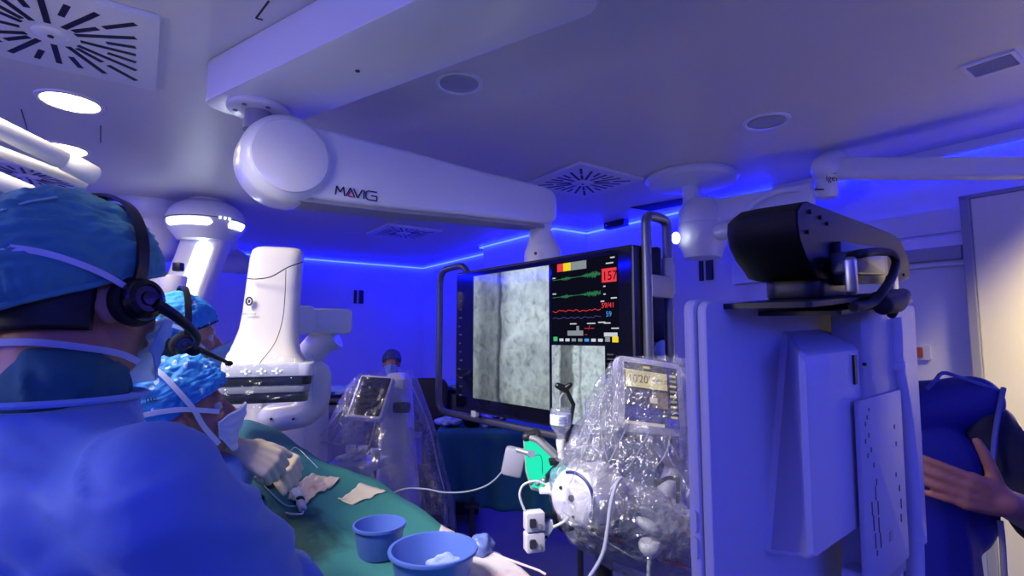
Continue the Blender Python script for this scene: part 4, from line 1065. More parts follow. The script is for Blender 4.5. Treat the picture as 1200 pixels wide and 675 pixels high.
for sx_ in (-.09, .09): b.chain([T1(sx_, 0, .92), T1(sx_, .01, .5), T1(sx_, -.02, .10), T1(sx_, .12, .05)], [.085, .06, .045, .04])
b.chain([SR, ER, WR], [.055, .042, .03]); b.chain([SL, EL, WL], [.055, .042, .03])
hand_into(b, WR + V(.004, .02, 0), V(.25, 1, -.05), V(.1, 0, -1), -1, 1.0, (18, 22, 24, 28))
hand_into(b, WL + f1 * .02, f1 * 1.0 + r1 * .3, V(0, 0, -1), 1, 1.0, (18, 22, 24, 28))
me = remesh(b, .0055, 2); body1 = link('body', me, skin_m, per1, angle=180)
# hair at the nape
b = MB()
def f(u, v):
    a = R(188 + 164 * u); z = -.075 + .075 * v
    return H1 @ V(math.cos(a) * (.080 - .010 * (1 - v)), -.012 + math.sin(a) * (.104 - .022 * (1 - v)) , z + .02)
b.shell(f, 40, 10, False); b.obj('hair', hair_m, per1, solid=.004, angle=180)
cf1, o = capmesh('surgical_cap', H1, teal_m, per1, rx=.100, ry=.126, rz=.124, front=.050, side=.010, back=-.040, amp=.006, seed=3, cz=.026, bag=.012, wr=.6)
rimband(cf1, H1, teal_m, o, .0045)
# light seam band across the crown
b = MB(); P = [onskull(a_, z_, 1.035, .102, .130, .126) for a_, z_ in ((-38, .118), (-55, .100), (-72, .075), (-85, .045), (-100, .015), (-112, -.015))]
P = bez(P, 30); b.ribbon([H1 @ p for p in P], [H1.to_3x3() @ (p - V(0, 0, .03)) for p in P], .004, .0015); b.obj('cap_seam', M('pale teal seam', (150, 200, 205), .7), o)
mf, o = maskmesh(H1, per1, bulge=.014)
RX = dict(rx=.106, ry=.134, rz=.130)
strap(o, H1, [onskull(8, -.002, 1.0, **RX), onskull(-15, .018, 1.0, **RX), onskull(-40, .034, 1.0, **RX), onskull(-70, .040, 1.0, **RX), onskull(-100, .042, 1.0, **RX), onskull(-140, .040, 1.0, **RX)], .008, seg=50)
strap(o, H1, [V(.080, .035, -.095), V(.086, .0, -.085), V(.078, -.045, -.078), V(.055, -.085, -.072), V(.0, -.105, -.070), V(-.05, -.09, -.07)], .009, seg=40)
eyes(H1, per1)
headset(H1, 'black one-ear headset worn over the teal cap of the nearest person', 1.0, 1, V(.096, .014, -.014))
# scrub collar, gown
b = MB(); b.chain([T1(0, .005, 1.515), T1(0, -.0, 1.48), T1(0, -.005, 1.42)], [.074, .084, .108]); me = remesh(b, .007, 3, lambda p: .010 * crease(V(p.x * 5, p.y * 5, p.z * 26 + 2 * noise.noise(p * 8))) + .004 * noise.noise(p * 20) - .003); link('scrub_collar', me, scrub_m, per1, angle=180)
b = MB()
b.chain([T1(-.135, 0, 1.415), T1(-.05, -.01, 1.422), T1(.05, -.01, 1.420), T1(.135, 0, 1.402)], [.100, .112, .112, .100])
b.lathe([(.001, 0), (.099, 0), (.110, -.05), (.13, -.12), (.001, -.12)], T1(0, -.005, 1.522), Z, 40)
b.chain([T1(-.10, .02, 1.32), T1(.10, .02, 1.32)], [.12, .12])
b.chain([T1(-.13, 0, 1.2), T1(.13, 0, 1.2)], [.135, .135]); b.chain([T1(-.13, .0, 1.0), T1(.13, 0, 1.0)], [.15, .15]); b.chain([T1(-.13, 0, .8), T1(.13, 0, .8)], [.16, .16]); b.chain([T1(-.12, 0, .5), T1(.12, 0, .5)], [.18, .18]); b.chain([T1(0, 0, 1.3), T1(0, 0, .6)], [.16, .2])
b.chain([T1(.10, -.0, 1.415), SR, SR.lerp(ER, .5), ER, ER.lerp(WR, .9)], [.085, .082, .078, .070, .050]); b.chain([SL, SL.lerp(EL, .5), EL, EL.lerp(WL, .9)], [.085, .08, .07, .05])
def gf(co):
    p = co
    a = .008 * noise.noise(p * 5) + .002 * noise.noise(p * 13)
    # long drag creases over the back, running down
    a -= .008 * crease(V(p.x * 4 + 1.0 * noise.noise(p * 2.5), p.y * 4, p.z * 1.4 + 3))
    # sleeve: creases that ring the arm, deepest at the elbow
    m_ = SR.lerp(ER, .6); s_ = math.exp(-((p - m_).length / .24) ** 2)
    ax = (ER - SR).normalized(); t = (p - SR).dot(ax)
    a += s_ * (.018 * crease(V(t * 8 + 2.0 * noise.noise(p * 5), p.x * 4 - p.z * 3, p.y * 4), 2) - .010)
    return a
me = remesh(b, .0085, 4, gf); gown1 = link('surgical_gown', me, gown_m, per1, angle=180)
b = MB(); P = [T1(.099 * math.cos(R(a)), -.005 + .099 * math.sin(R(a)), 1.522) for a in range(-180, 181, 10)]
b.tube(bez(P, 60), .0042, 8); b.obj('neck_binding', M('pale binding', (140, 176, 226), .7), gown1)
b = MB(); b.tube(bez([T1(.05, -.155, 1.385), T1(.055, -.16, 1.34), T1(.065, -.163, 1.29)], 10), .003, 6); b.obj('back_tie', M('gown tie', (96, 128, 210), .7), gown1)

# ================================ second person: printed cap and headset
H2 = headframe(W(217, 398, 1.52) + V(-.02, 0, .0), 52, 3, 0)
per2 = thing('person', V(H2.translation.x, H2.translation.y, 0), 'person furthest back of the three at left, in blue printed cap and headset', 'person')
o2 = H2.translation
r2 = V(math.cos(R(-45)), math.sin(R(-45)), 0); f2 = V(-r2.y, r2.x, 0)
def T2_(x, y, z): return V(o2.x, o2.y, 0) + r2 * x + f2 * (y - .02) + Z * z
b = MB(); head_into(b, H2, .98); zz2 = o2.z - .19
b.chain([H2 @ V(0, -.02, -.05), T2_(0, -.02, zz2), T2_(0, -.02, zz2 - .1)], [.056, .06, .09])
b.chain([T2_(-.12, 0, zz2 - .08), T2_(.12, 0, zz2 - .08)], [.07, .07]); b.chain([T2_(0, 0, zz2 - .15), T2_(0, 0, .9)], [.13, .13])
for sx_ in (-.09, .09): b.chain([T2_(sx_, 0, .9), T2_(sx_, .0, .5), T2_(sx_, -.02, .10), T2_(sx_, .12, .05)], [.085, .06, .045, .04])
S2 = [T2_(.19, 0, zz2 - .09), T2_(.23, -.04, zz2 - .37), T2_(.10, .05, zz2 - .52)]; S2l = [T2_(-.19, 0, zz2 - .09), T2_(-.23, -.02, zz2 - .37), T2_(-.10, .06, zz2 - .52)]
b.chain(S2, [.052, .042, .03]); b.chain(S2l, [.052, .042, .03])
hand_into(b, S2[2], f2 - r2 * .4, V(0, 0, -1), -1); hand_into(b, S2l[2], f2 + r2 * .4, V(0, 0, -1), 1)
link('body', remesh(b, .0065, 2), skin2_m, per2, angle=180)
b = MB()
def f(u, v):
    a = R(180 + 180 * u); z = -.06 + .07 * v
    return H2 @ (V(math.cos(a) * (.080 - .010 * (1 - v)), -.012 + math.sin(a) * (.103 - .02 * (1 - v)), z + .012) * .98)
b.shell(f, 30, 8, False); b.obj('hair', hair_m, per2, solid=.004, angle=180)
cf2, o = capmesh('surgical_cap', H2, bluecap_m, per2, .98, .092, .116, .108, .050, .006, -.035, .006, 11)
rimband(cf2, H2, M('navy band', (22, 28, 58), .7), o, .004)
text('neo', .020, H2 @ Matrix.Translation(onskull(-20, .062, 1.03, .094, .118, .110)) @ Matrix.Rotation(R(70), 4, 'Z') @ Matrix.Rotation(R(68), 4, 'X'), black_ink, 'cap_lettering', o, .001)
_, o = maskmesh(H2, per2, .98)
strap(o, H2, [V(.070, .055, -.03), V(.086, .03, .0), V(.096, 0, .03), onskull(-30, .06, 1.04), onskull(-60, .085, 1.04)], .010, .98, seg=30)
eyes(H2, per2, .98)
headset(H2, 'black one-ear headset on the blue printed cap of the person further back', .98, 1, V(.094, .004, -.014))
b = MB(); b.chain([T2_(-.13, 0, zz2 - .085), T2_(.13, 0, zz2 - .085)], [.09, .09]); b.chain([T2_(0, 0, zz2 - .15), T2_(0, 0, .5)], [.17, .2]); b.chain(S2, [.075, .065, .045]); b.chain(S2l, [.075, .065, .045]); b.chain([T2_(0, -.01, zz2 - .0), T2_(0, -.01, zz2 - .08)], [.075, .1])
link('surgical_gown', remesh(b, .011, 4, folds(.008, 9, 4)), M('light blue gown', (120, 168, 222), .65, bump=.2, bscale=12), per2, angle=180)

# ================================ third person: printed cap, bending over the table, gloved hands at work
H3 = headframe(W(214, 486, 1.27), 60, 13, -4)
o3 = H3.translation
per3 = thing('person', V(o3.x - .1, o3.y - .02, 0), 'person in blue printed cap with crossed mask ties, gloved hands working at the table', 'person')
r3 = V(math.cos(R(-35)), math.sin(R(-35)), 0); f3 = V(-r3.y, r3.x, 0)
nb = V(o3.x, o3.y, 0) - f3 * .05
def T3_(x, y, z): return nb + r3 * x + f3 * y + Z * z
zn = o3.z - .17
b = MB(); head_into(b, H3, .96)
b.chain([H3 @ V(0, -.02, -.05), T3_(0, -.03, zn), T3_(0, -.05, zn - .1)], [.053, .056, .09])
b.chain([T3_(-.11, -.04, zn - .08), T3_(.11, -.04, zn - .08)], [.065, .065]); b.chain([T3_(0, -.05, zn - .12), T3_(0, -.08, .8)], [.12, .125])
for sx_ in (-.08, .08): b.chain([T3_(sx_, -.08, .8), T3_(sx_, -.06, .45), T3_(sx_, -.08, .09), T3_(sx_, .05, .05)], [.08, .055, .042, .038])
GR = W(284, 531, 1.335); GL = W(322, 545, 1.60)                # wrists
GR = W(281, 527, 1.36); GL = W(312, 531, 1.58)
S3 = [T3_(.18, -.04, zn - .085), T3_(.20, .06, zn - .28), GR + V(-.03, -.01, -.01)]; S3l = [T3_(-.17, -.02, zn - .085), T3_(-.20, .16, zn - .24), GL + V(-.04, .0, .0)]
b.chain(S3, [.05, .04, .028]); b.chain(S3l, [.05, .04, .028]); 
link('body', remesh(b, .0065, 2), skin_m, per3, angle=180)
b = MB()
def f(u, v):
    a = R(195 + 150 * u); z = -.05 + .06 * v
    return H3 @ (V(math.cos(a) * .077, -.012 + math.sin(a) * .100, z) * .96)
b.shell(f, 30, 8, False); b.obj('hair', hair_m, per3, solid=.004, angle=180)
cf3, o = capmesh('surgical_cap', H3, bluecap_m, per3, .97, .096, .122, .116, .052, .0, -.050, .009, 23, bag=.035)
rimband(cf3, H3, M('mid blue band', (40, 96, 180), .7), o, .0035)
cap3 = o
_, o = maskmesh(H3, per3, .96, M('white mask', (196, 204, 228), .75))
K3 = dict(rx=.103, ry=.150, rz=.126)
strap(o, H3, [V(.066, .062, -.085), V(.084, .040, -.035), V(.099, .028, .010), V(.104, .008, .055), V(.092, -.015, .100), V(.070, -.040, .132)], .011, .97, seg=36)
strap(o, H3, [V(.062, .076, -.012), V(.088, .045, .002), V(.103, .0, .018), V(.102, -.06, .025), V(.075, -.125, .020), V(.02, -.162, .020)], .011, .97, seg=36)
b = MB(); kn = H3 @ (V(.01, -.168, .020) * .97); b.ell(kn, (.012, .009, .009)); b.chain([kn, kn + V(-.02, 0, .012)], [.006, .004]); b.chain([kn, kn + V(-.012, 0, -.03)], [.006, .003]); b.obj('tie_knot', strap_m, o)
eyes(H3, per3, .96)
tm3 = H3 @ Matrix.Translation(V(.103, -.055, .048)) @ Matrix.Rotation(R(82), 4, 'Z') @ Matrix.Rotation(R(80), 4, 'X')
text('ne', .022, tm3, black_ink, 'cap_lettering', cap3, .001)
b = MB(); b.chain([T3_(-.12, -.04, zn - .085), T3_(.12, -.04, zn - .085)], [.085, .085]); b.chain([T3_(0, -.05, zn - .12), T3_(0, -.08, .4)], [.155, .18]); b.chain([S3[0], S3[1], S3[1].lerp(S3[2], .9)], [.07, .06, .042]); b.chain([S3l[0], S3l[1], S3l[1].lerp(S3l[2], .9)], [.07, .06, .042]); b.chain([T3_(0, -.03, zn - .01), T3_(0, -.04, zn - .08)], [.07, .1])
link('surgical_gown', remesh(b, .011, 4, folds(.008, 9, 8)), gown_m, per3, angle=180)
b = MB(); hand_into(b, GR, V(.80, .25, -.48), V(-.30, .75, -.65), 1, 1.04, (62, 66, 68, 70), 1, 30, 22); link('glove', remesh(b, .0034, 2), glove_m, per3, angle=180)
b = MB(); hand_into(b, GL, V(.85, -.12, -.42), V(-.35, .6, -.75), -1, 1.04, (68, 72, 74, 76), 1, 30, 20); link('glove', remesh(b, .0034, 2), glove_m, per3, angle=180)

# ================================ far person seated behind the draped console
H4 = headframe(W(459, 425, 5.2), 172, 0, 0)
o4 = H4.translation
per4 = thing('person', V(o4.x, o4.y, 0), 'far person in grey cap and pale blue mask, just visible above the draped console', 'person')
b = MB(); head_into(b, H4, .95)
def T4_(x, y, z): return V(o4.x + x, o4.y + .03 + y, z)
b.chain([T4_(0, 0, o4.z - .06), T4_(0, .01, o4.z - .2)], [.054, .06]); b.chain([T4_(-.15, 0, o4.z - .27), T4_(.15, 0, o4.z - .27)], [.06, .06]); b.chain([T4_(0, 0, o4.z - .35), T4_(0, .0, .52)], [.12, .14])
for k in (-1, 1):
    b.chain([T4_(.1 * k, 0, .52), T4_(.12 * k, -.42, .50), T4_(.12 * k, -.42, .10), T4_(.12 * k, -.54, .06)], [.085, .06, .045, .04])
    sh = [T4_(.18 * k, 0, o4.z - .28), T4_(.22 * k, -.06, o4.z - .52), T4_(.12 * k, -.28, o4.z - .55)]; b.chain(sh, [.05, .042, .03]); hand_into(b, sh[2], V(-.2 * k, -1, 0), V(0, 0, -1), k)
link('body', remesh(b, .009, 2), skin_m, per4, angle=180)
cf4, o = capmesh('surgical_cap', H4, greycap_m, per4, .97, .092, .116, .108, .045, -.01, -.05, .004, 31)
maskmesh(H4, per4, .97); eyes(H4, per4, .95)
b = MB(); b.chain([T4_(-.14, 0, o4.z - .27), T4_(.14, 0, o4.z - .27)], [.085, .085]); b.chain([T4_(0, 0, o4.z - .33), T4_(0, 0, .55)], [.15, .18])
for k in (-1, 1): b.chain([T4_(.18 * k, 0, o4.z - .28), T4_(.22 * k, -.06, o4.z - .52), T4_(.13 * k, -.26, o4.z - .55)], [.07, .06, .045]); b.chain([T4_(.1 * k, 0, .54), T4_(.12 * k, -.42, .52), T4_(.12 * k, -.42, .14)], [.11, .085, .07])
link('scrub_suit', remesh(b, .014, 4), M('navy scrubs', (24, 30, 74), .8), per4, angle=180)
b = MB(); b.lathe([(.20, .40), (.21, .43), (.20, .46), (.05, .465)], V(o4.x, o4.y + .03, 0), Z, 28); st_ = thing('stool', V(o4.x, o4.y + .03, 0), 'dark round stool under the far seated person', 'stool'); b.obj('seat', dark_m, st_)
b = MB(); b.cyl(V(o4.x, o4.y + .03, .06), V(o4.x, o4.y + .03, .41), .03); b.obj('post', steel_m, st_); b = MB(); b.lathe([(.24, 0), (.24, .03), (.05, .07)], V(o4.x, o4.y + .03, 0), Z, 28); b.obj('foot_plate', dark_m, st_)

# ================================ person at the right in a lead apron, hand by the white monitor
Y5 = 1.42
per5 = thing('person', V(.95, Y5 + .05, 0), 'person at right edge in dark blue lead apron, bare hand reaching behind the white monitor', 'person')
neck5 = W(1030, 450, Y5 + .03)
def T5(x, y, z): return V(neck5.x + x, neck5.y + y, z)
zs5 = W(1150, 462, Y5).z
H5 = headframe(V(neck5.x - .06, neck5.y - .05, neck5.z + .075), 212, -26, 0)
SR5 = W(1160, 497, Y5); 
EL5 = W(1222, 610, Y5 - .08); WR5 = W(1180, 590, Y5 - .22)
b = MB(); head_into(b, H5, .97)
b.chain([H5 @ V(0, -.02, -.05), T5(0, .01, neck5.z - .04), T5(0, .02, neck5.z - .12)], [.056, .062, .09]); b.chain([T5(-.14, 0, zs5 - .06), T5(.17, 0, zs5 - .06)], [.065, .065]); b.chain([T5(0, .02, zs5 - .15), T5(0, .02, .9)], [.13, .14])
for k in (-1, 1): b.chain([T5(.09 * k, .02, .9), T5(.1 * k, .0, .5), T5(.1 * k, .02, .1), T5(.1 * k, -.10, .05)], [.09, .06, .045, .04])
b.chain([SR5, EL5, WR5], [.055, .046, .031])
lf = [T5(-.22, 0, zs5 - .07), T5(-.29, .03, zs5 - .33), T5(-.31, -.02, zs5 - .58)]; b.chain(lf, [.05, .042, .03]); hand_into(b, lf[2], V(0, -.15, -1), V(1, 0, 0), -1)
hand_into(b, WR5, V(-.95, .10, .30), V(-.05, 1, .1), -1, 1.06, (10, 14, 16, 20), 3, 8, 58)
link('body', remesh(b, .006, 2), M('skin warm', (150, 96, 78), .5, var=.06, scale=20), per5, angle=180)
b = MB()
b.chain([SR5 + V(-.03, 0, .0), SR5.lerp(EL5, .5), EL5, EL5.lerp(WR5, .22)], [.072, .070, .062, .052]); b.chain([lf[0], lf[1]], [.07, .06])
b.chain([T5(-.12, .03, zs5 - .07), T5(.14, .03, zs5 - .07)], [.07, .07])
link('dark_sleeves', remesh(b, .009, 3, folds(.004, 14, 3)), M('navy shirt', (14, 16, 40), .8, bump=.2, bscale=40), per5, angle=180)
cf5, o = capmesh('surgical_cap', H5, bluecap_m, per5, .95, .088, .110, .100, .045, .0, -.04, .004, 41)
b = MB()
b.chain([T5(-.13, 0, zs5 - .075), W(1140, 470, Y5 + .0)], [.085, .066]); b.chain([T5(-.07, 0, zs5 - .18), T5(.10, 0, zs5 - .18)], [.115, .125]); b.chain([T5(-.08, .01, zs5 - .3), T5(.13, .01, zs5 - .3)], [.135, .135]); b.chain([T5(-.08, .01, zs5 - .6), T5(.13, .01, zs5 - .6)], [.15, .15]); b.chain([T5(-.08, .01, .5), T5(.13, .01, .5)], [.17, .17]); b.chain([T5(0.02, .01, 1.2), T5(0.02, .01, .55)], [.17, .2])
ap = link('lead_apron', remesh(b, .009, 4, folds(.003, 8, 6)), M('lead apron', (14, 18, 116), .6, bump=.1, bscale=30), per5, angle=180)
trim_m = M('apron piping', (70, 76, 150), .6)
b = MB(); 
def surf(px, py, off=.0):
    # first hit on the apron along the line of sight
    dg = bpy.context.evaluated_depsgraph_get(); dg.update(); d = ray(px, py).normalized()
    hit, loc, nn, *_ = ap.ray_cast(EYE - ap.matrix_world.translation, d) if False else (False, None, None, 0)
    return None
b.tube(bez([W(1176, 455, Y5 - .055), W(1171, 480, Y5 - .075), W(1166, 510, Y5 - .085), W(1163, 545, Y5 - .095)], 20), .006, 8); b.obj('armhole_piping', trim_m, ap)
b = MB(); b.tube(bez([W(1086, 456, Y5 - .06), W(1096, 446, Y5 - .055), W(1106, 437, Y5 - .03), W(1130, 444, Y5 - .035), W(1172, 458, Y5 - .05)], 30), .005, 8); b.obj('neck_piping', trim_m, ap)
b = MB(); b.tube(bez([W(1172, 610, Y5 - .165), W(1175, 640, Y5 - .17), W(1178, 700, Y5 - .17)], 12), .006, 8); b.obj('apron_tie', M('pale tie', (120, 120, 130), .7), ap)
b = MB(); pw5 = WR5; b.cyl(pw5 + V(.035, .0, -.03), pw5 + V(.05, -.004, -.012), .036, .036); 
b.bm.free()
# ---------------------------------------------------------------- operating table under its green drape
drape_m = M('green drape cloth', (54, 126, 130), .75, var=.08, scale=7, bump=.3, bscale=16, dist=.008)
tO = V(.10, 1.43, 0); td = V(-.574, .819, 0); tn = V(-.819, -.574, 0)
tbl = thing('operating_table', tO + td * .8 + tn * .4, 'operating table with the patient hidden under a green surgical drape', 'operating table')
def lerp_tab(tab, s):
    for (a, x), (b_, y) in zip(tab, tab[1:]):
        if s <= b_: 
            t = (s - a) / (b_ - a); t = max(0, t); return x + (y - x) * t
    return tab[-1][1]
WR_ = [(-.9, .0), (.0, .0), (.35, .0), (.6, .05), (.85, .13), (1.02, .28), (1.2, .38), (1.35, .46), (1.7, .6)]
def h_at(s, w):
    h = .94 + .20 * sstep(.35, 1.35, s) + .085 * sstep(.26, .5, w) * sstep(.28, .6, s) * (1 - sstep(.62, .8, w) * .5)
    h += .006 * (1 - abs(noise.noise(V(s * 3 + w * 2, w * 14 - s * 6, 8))) * 2) * sstep(.1, .4, s) + .010 * noise.noise(V(s * 5, w * 5, 1)) + .007 * (1 - abs(noise.noise(V(s * 4 - w * 9, w * 5 + s * 7, 3)))) * 1.5
    # hollow round the operating site
    h -= .03 * math.exp(-(((s - .55) / .13) ** 2 + ((w - .58) / .10) ** 2))
    return h
def tp(s, w, dz=0): p = tO + td * s + tn * w; p.z = h_at(s, w) + dz; return p
def tsw(p): q = V(p.x, p.y, 0) - tO; q.z = 0; return q.dot(td), q.dot(tn)
def on_table(px, py, dz=0.0):
    Y = .7; best = None
    while Y < 3.2:                          # walk along the line of sight to the cloth
        p = W(px, py, Y); s, w = tsw(p)
        if p.z < h_at(s, w): break
        Y += .004
    p = W(px, py, Y); p.z = h_at(*tsw(p)) + dz; return p
op_ = tO + td * .53 + tn * .53
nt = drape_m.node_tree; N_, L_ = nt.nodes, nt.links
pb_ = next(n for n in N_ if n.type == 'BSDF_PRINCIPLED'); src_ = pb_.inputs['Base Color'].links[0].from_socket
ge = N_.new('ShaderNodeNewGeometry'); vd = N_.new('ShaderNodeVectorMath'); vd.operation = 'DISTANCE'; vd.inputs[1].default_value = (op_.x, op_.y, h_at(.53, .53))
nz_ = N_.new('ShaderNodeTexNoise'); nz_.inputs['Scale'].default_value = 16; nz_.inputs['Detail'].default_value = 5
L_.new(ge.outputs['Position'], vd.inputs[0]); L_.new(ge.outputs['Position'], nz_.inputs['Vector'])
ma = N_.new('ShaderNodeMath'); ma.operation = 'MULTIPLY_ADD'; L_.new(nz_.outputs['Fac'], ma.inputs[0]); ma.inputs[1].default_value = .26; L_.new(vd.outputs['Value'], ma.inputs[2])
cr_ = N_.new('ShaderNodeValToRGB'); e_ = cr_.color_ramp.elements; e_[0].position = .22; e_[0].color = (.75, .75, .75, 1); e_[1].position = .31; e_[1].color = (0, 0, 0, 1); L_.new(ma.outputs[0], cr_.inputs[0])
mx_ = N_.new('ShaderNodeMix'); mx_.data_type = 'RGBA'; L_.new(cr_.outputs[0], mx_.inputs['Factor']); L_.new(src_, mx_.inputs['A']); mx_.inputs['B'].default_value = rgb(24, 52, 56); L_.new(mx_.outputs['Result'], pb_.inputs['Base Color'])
b = MB()
NS, NW = 90, 46
def f(u, v):
    s = -.9 + 2.45 * u; wr = lerp_tab(WR_, s); wl = .84
    if v < .3:                              # skirt on the near-right side
        k = 1 - v / .3; 
        fold = .018 * math.sin(s * 24 + 2 * noise.noise(V(s * 3, 0, 4))) * k
        p = tO + td * s + tn * (wr - .012 - .03 * k + fold); z0 = h_at(s, wr)
        p.z = z0 - .012 * min(1, k * 6) - .42 * k ** 1.0 - .05 * k * noise.noise(V(s * 2, 7, 1)); return p
    if v > .8:
        k = (v - .8) / .2; p = tO + td * s + tn * (wl + .02 * k); p.z = h_at(s, wl) - .5 * k; return p
    w = wr + (wl - wr) * (v - .3) / .5; return tp(s, w)
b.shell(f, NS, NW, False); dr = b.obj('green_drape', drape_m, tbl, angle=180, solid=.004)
b = MB(); mt_ = frame(tO, td, tn, Z)
b.rplate(mt_, -.9, 1.4, .16, .78, .84, .90, .08, 6, .01); b.obj('table_top', dark_m, tbl)
b = MB(); b.box(tO + td * .5 + tn * .47 + Z * .42, (.36, .36, .84), Matrix.Rotation(math.atan2(td.y, td.x), 3, 'Z'), .03); b.obj('pedestal', grey_m, tbl)
b = MB(); b.box(tO + td * .5 + tn * .47 + Z * .04, (.9, .5, .08), Matrix.Rotation(math.atan2(td.y, td.x), 3, 'Z'), .03); b.obj('base', grey_m, tbl)

# ---------------------------------------------------------------- basins
basin_m = M('blue basin plastic', (84, 112, 196), .38, var=.03)
def basin(px, py, Rr, H, label):
    c = on_table(px, py); c.z += .004; t = thing('basin', c, label, 'basin')
    b = MB(); k = Rr
    b.lathe([(.001, .004), (k * .74, .004), (k * .78, .010), (k * .93, H - .004), (k * .95, H), (k * 1.02, H), (k * 1.03, H - .004), (k * 1.02, H - .009), (k * .96, H - .010), (k * .80, .008), (k * .76, 0), (.001, 0)], c, Z, 56, cap=False)
    b.obj('bowl', basin_m, t, angle=50)
    b = MB(); b.lathe([(k * .80, .0055), (k * .86, H * .55), (k * .862, H * .55 + .001)], c, Z, 48, cap=False); b.bm.free()
    return t, c
bt1, bc1 = basin(444, 652, .074, .088, 'small blue plastic basin on the green drape, left of the larger one')
bt2, bc2 = basin(507, 690, .112, .098, 'large blue plastic basin on the green drape, beside the white towel')
# gauze in the big basin and a wad between basin and towel
def wad(name, c, r, mat, label, cat, seed):
    b = MB(); b.ell(c, r, None, 36, 24)
    for v in b.bm.verts:
        q = v.co - c; v.co = c + q * (1 + .35 * noise.noise(q * 30 + V(seed, 0, 0)) + .2 * noise.noise(q * 70 + V(0, seed, 0)))
    o = b.obj(name, mat, angle=180); return tag(o, label, cat)
film2 = PLASTIC('bag film', .22, .5, 22)
wad('gauze_swab', bc2 + V(.028, .03, .045), (.045, .018, .026), M('wet gauze', (150, 170, 225), .6, bump=.4, bscale=90), 'wet folded gauze swab lying inside the large blue basin', 'gauze', 2)
wad('plastic_wrapper', on_table(562, 652, .030), (.04, .035, .03), M('blue wrap', (120, 140, 220), .35, trans=.2), 'crumpled translucent blue wrapper between large basin and towel', 'wrapper', 5)
# ---------------------------------------------------------------- cloths and paper: sheets that follow the drape
def sheet(name, quad, mat, label, cat, n=18, lift=.004, amp=.004, seed=0, overhang=None):
    P = [on_table(*q) for q in quad]; b = MB()
    def f(u, v):
        p = P[0].lerp(P[1], u).lerp(P[3].lerp(P[2], u), v); s, w = tsw(p); 
        e = .006 * noise.noise(V(u * 5, v * 5, seed)); p = p + td * e + tn * e
        s, w = tsw(p); wr = lerp_tab(WR_, s); p.z = h_at(s, max(w, wr)) + lift + amp * abs(noise.noise(V(u * 4 + seed, v * 4, 2)))
        if w < wr: p.z -= (wr - w) * 1.6
        return p
    b.shell(f, n, n, False); o = b.obj(name, mat, angle=180, solid=.002); return tag(o, label, cat)
def stained(name, base, stain, sc, thr):
    m_, nt, N, L = nmat(name); out = N.new('ShaderNodeOutputMaterial'); b_ = N.new('ShaderNodeBsdfPrincipled'); L.new(b_.outputs[0], out.inputs[0]); b_.inputs['Roughness'].default_value = .85
    tc = N.new('ShaderNodeTexCoord'); nz = N.new('ShaderNodeTexNoise'); nz.inputs['Scale'].default_value = sc; nz.inputs['Detail'].default_value = 6; L.new(tc.outputs['Object'], nz.inputs['Vector'])
    cr = N.new('ShaderNodeValToRGB'); e = cr.color_ramp.elements; e[0].position = thr; e[0].color = rgb(*base); e[1].position = thr + .16; e[1].color = rgb(*stain)
    L.new(nz.outputs['Fac'], cr.inputs[0]); L.new(cr.outputs[0], b_.inputs['Base Color'])
    n2 = N.new('ShaderNodeTexNoise'); n2.inputs['Scale'].default_value = 60; L.new(tc.outputs['Object'], n2.inputs['Vector']); bp = N.new('ShaderNodeBump'); bp.inputs['Strength'].default_value = .4; bp.inputs['Distance'].default_value = .003; L.new(n2.outputs['Fac'], bp.inputs['Height']); L.new(bp.outputs[0], b_.inputs['Normal'])
    return m_
towel_m = stained('stained white towel', (204, 196, 204), (205, 128, 140), 9, .60)
gauze_m = stained('stained gauze', (226, 206, 196), (206, 110, 104), 14, .56)
sheet('towel', [(517, 618), (500, 700), (625, 720), (625, 662)], towel_m, 'long white towel with pink stains on the drape edge, beside the large basin', 'towel', 26, .006, .008, 3)
sheet('gauze_pad', [(337, 588), (357, 596), (398, 563), (368, 558)], gauze_m, 'blood-tinged folded gauze pad on the drape beside the gloved hands', 'gauze', 20, .008, .012, 7)
sheet('paper_slip', [(396, 586), (413, 594), (453, 578), (423, 568)], M('cream paper', (226, 214, 196), .8), 'clean cream paper slip lying on the green drape', 'paper', 12, .006, .003, 9)
# ---------------------------------------------------------------- introducer and lines at the operating site
i0 = on_table(355, 603, .014); i1 = on_table(343, 577, .022)
sh = thing('introducer_sheath', i0, 'white introducer hub with black rings below the gloved hands', 'catheter sheath')
ax_ = (i1 - i0).normalized(); Ln = (i1 - i0).length
def along(f): return i0.lerp(i1, f)
b = MB(); b.lathe([(.009, 0), (.0125, .004), (.0125, Ln * .28), (.011, Ln * .3)], i0, ax_, 20); b.obj('end_cap', white_m, sh)
b = MB(); b.lathe([(.0115, 0), (.0155, .003), (.0155, .010), (.0115, .013)], along(.30), ax_, 20); b.obj('black_ring', black_m, sh)
b = MB(); b.lathe([(.012, 0), (.015, .006), (.0165, Ln * .35), (.014, Ln * .46), (.010, Ln * .5)], along(.42), ax_, 24); b.obj('hub', white_m, sh)
b = MB(); b.lathe([(.011, 0), (.0155, .004), (.014, .014), (.008, .02)], along(.95), ax_, 20); b.obj('valve_ring', black_m, sh)
b = MB(); b.cyl(i0 - ax_ * .001, i0 - ax_ * .004, .004); b.obj('port', black_m, sh)
b = MB(); b.tube(bez([i0 - ax_ * .002, i0 - ax_ * .02 + V(-.01, 0, .0), i0 + V(-.03, -.02, -.006), i0 + V(-.05, -.005, -.008)], 20), .003, 8); b.obj('side_tube', white_m, sh)
wire_m = M('pale tubing', (206, 210, 210), .25, coat=.4)
def line(name, pts, r, mat, label, cat, seg=50):
    b = MB(); b.tube(bez(pts, seg), r, 8); o = b.obj(name, mat); return tag(o, label, cat)
